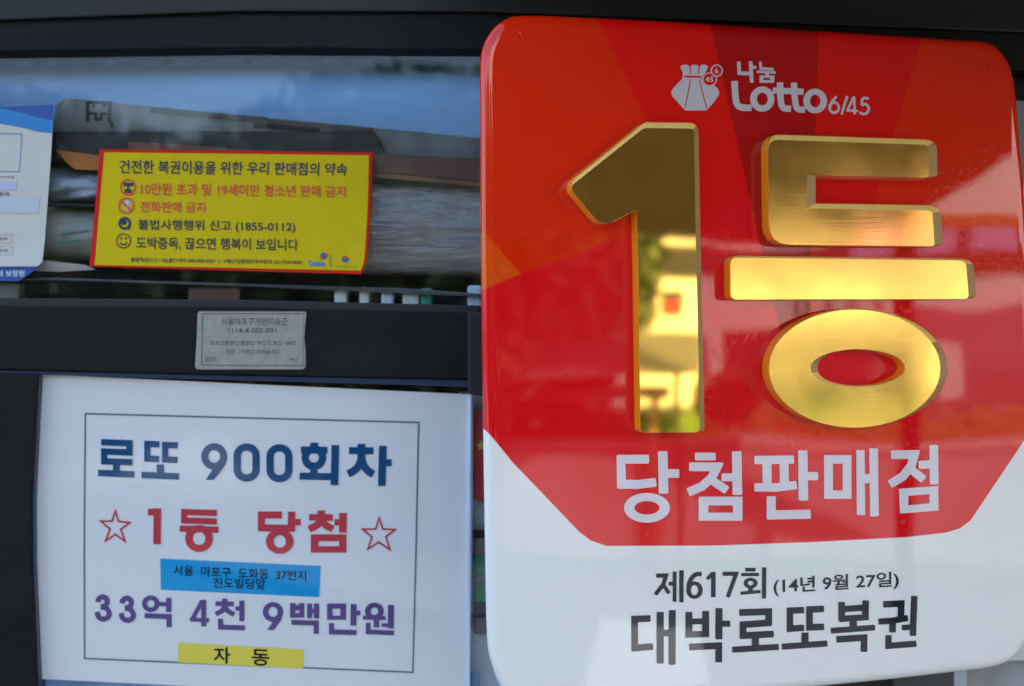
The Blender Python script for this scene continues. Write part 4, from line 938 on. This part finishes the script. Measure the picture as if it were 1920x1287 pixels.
struct('lawn', [TB(-8, 0.95, GZ+.01), TB(8, 0.95, GZ+.01), TB(8, 0.1, GZ+.01), TB(-8, 0.1, GZ+.01)], [(0, 1, 2, 3)], M['grass'])
struct('plaza', [TB(-8, 0.1, GZ+.006), TB(8, 0.1, GZ+.006), TB(8, -3.6, GZ+.006), TB(-8, -3.6, GZ+.006)], [(0, 1, 2, 3)], pmat('grey_plaza_paving', (0.17, 0.165, 0.175), 0.8, noise=0.4, nscale=1.2))
# shrub beside the stall: leaf faces
def leaves(name, c, rx, rz, nleaf, size, mat, parent, seed):
    size *= 0.6; nleaf = int(nleaf*2.2)
    rnd = random.Random(seed); V, Fc = [], []
    for _ in range(nleaf):
        th, ph, rr = rnd.uniform(0, 6.283), math.acos(rnd.uniform(-1, 1)), rnd.uniform(0.55, 1)
        p = c+Vector((math.cos(th)*math.sin(ph)*rx, math.sin(th)*math.sin(ph)*rx, math.cos(ph)*rz))*rr
        a = Vector((rnd.uniform(-1, 1), rnd.uniform(-1, 1), rnd.uniform(-1, 1))).normalized(); b = a.orthogonal().normalized()
        k = len(V); V += [p-a*size, p+b*size*.5, p+a*size, p-b*size*.5]; Fc.append((k, k+1, k+2, k+3))
    return mobj(name, V, Fc, mat, parent)
sh = thing('green_shrub', 'round green shrub at the end of the street stall', 'shrub', TB(-0.42, 0.2, GZ))
leaves('foliage', TB(-0.42, 0.2, zz(745)), 0.26, 0.22, 900, 0.06, M['leaf'], sh, 4)
for k, (px_, py_, dist, rx, rz, lab) in enumerate(((860, 500, 9.0, 1.5, 1.5, 'unseen leafy tree nearest the stall, added to darken the sign reflection'), (1010, 520, 10.5, 1.0, 1.3, 'unseen leafy tree beside the pale building, added to darken the sign reflection'))):  # unseen trees added so the sign's left side mirrors dark
    c = RF(px_, py_, dist); tr = thing('added_tree', lab, 'tree', Vector((c.x, c.y, GZ)), group='trees added for dark reflections')
    mobj('trunk', *box(c.x-.09, c.x+.09, c.y-.09, c.y+.09, GZ, c.z), M['trunk'], tr); leaves('crown', c+Vector((0, 0, 0.2)), rx, rz, 2600, 0.16, M['leaf'], tr, 8+k)
for k, (x, y, z, rx, rz, lab) in enumerate(((-4.2, -9.5, 0.4, 2.4, 1.6, 'unseen broad dark tree at the far left of the kerb, added to darken the pane reflection'), (-0.6, -9.0, 0.4, 2.3, 1.6, 'unseen broad dark tree straight across from the shop, added to darken the pane reflection'), (2.9, -9.8, 0.4, 2.2, 1.6, 'unseen broad dark tree right of the middle one, added to darken the pane reflection'))):  # unseen trees added so the upper pane mirrors dark
    tr = thing('added_tree', lab, 'tree', Vector((x, y, GZ)), group='trees added for dark reflections')
    mobj('trunk', *box(x-.1, x+.1, y-.1, y+.1, GZ, z), M['trunk'], tr); leaves('crown', Vector((x, y, z)), rx, rz, 5200, 0.17, M['leaf'], tr, 20+k)

def RZ(px, py, z):
    p = SP(px, py); d = ray(px, py).normalized(); r = d-SN*2*d.dot(SN); return p+r*((z-p.z)/r.z)
wt = thing('added_white_table', 'unseen white plastic table added in the sun for the pale patch mirrored in the sign', 'table', Vector((RZ(1210, 1230, -0.95).x, RZ(1210, 1230, -0.95).y, GZ)))  # unseen; added to mirror as the pale patch over the lower lettering
T4 = [RZ(1100, 1295, -0.95), RZ(1335, 1295, -0.95), RZ(1310, 1180, -0.95), RZ(1130, 1170, -0.95)]
V = T4+[p-Vector((0, 0, 0.03)) for p in T4]
mobj('tabletop', V, [(0, 1, 2, 3), (7, 6, 5, 4), (0, 4, 5, 1), (1, 5, 6, 2), (2, 6, 7, 3), (3, 7, 4, 0)], pmat('white_plastic', (0.85, 0.85, 0.83), 0.4), wt)
tc_ = sum(T4, Vector())/4
for p in T4:
    q = p+(tc_-p)*0.15; bxm('leg', (q.x-.02, q.x+.02, q.y-.02, q.y+.02, GZ, -0.98), 'carton', wt)
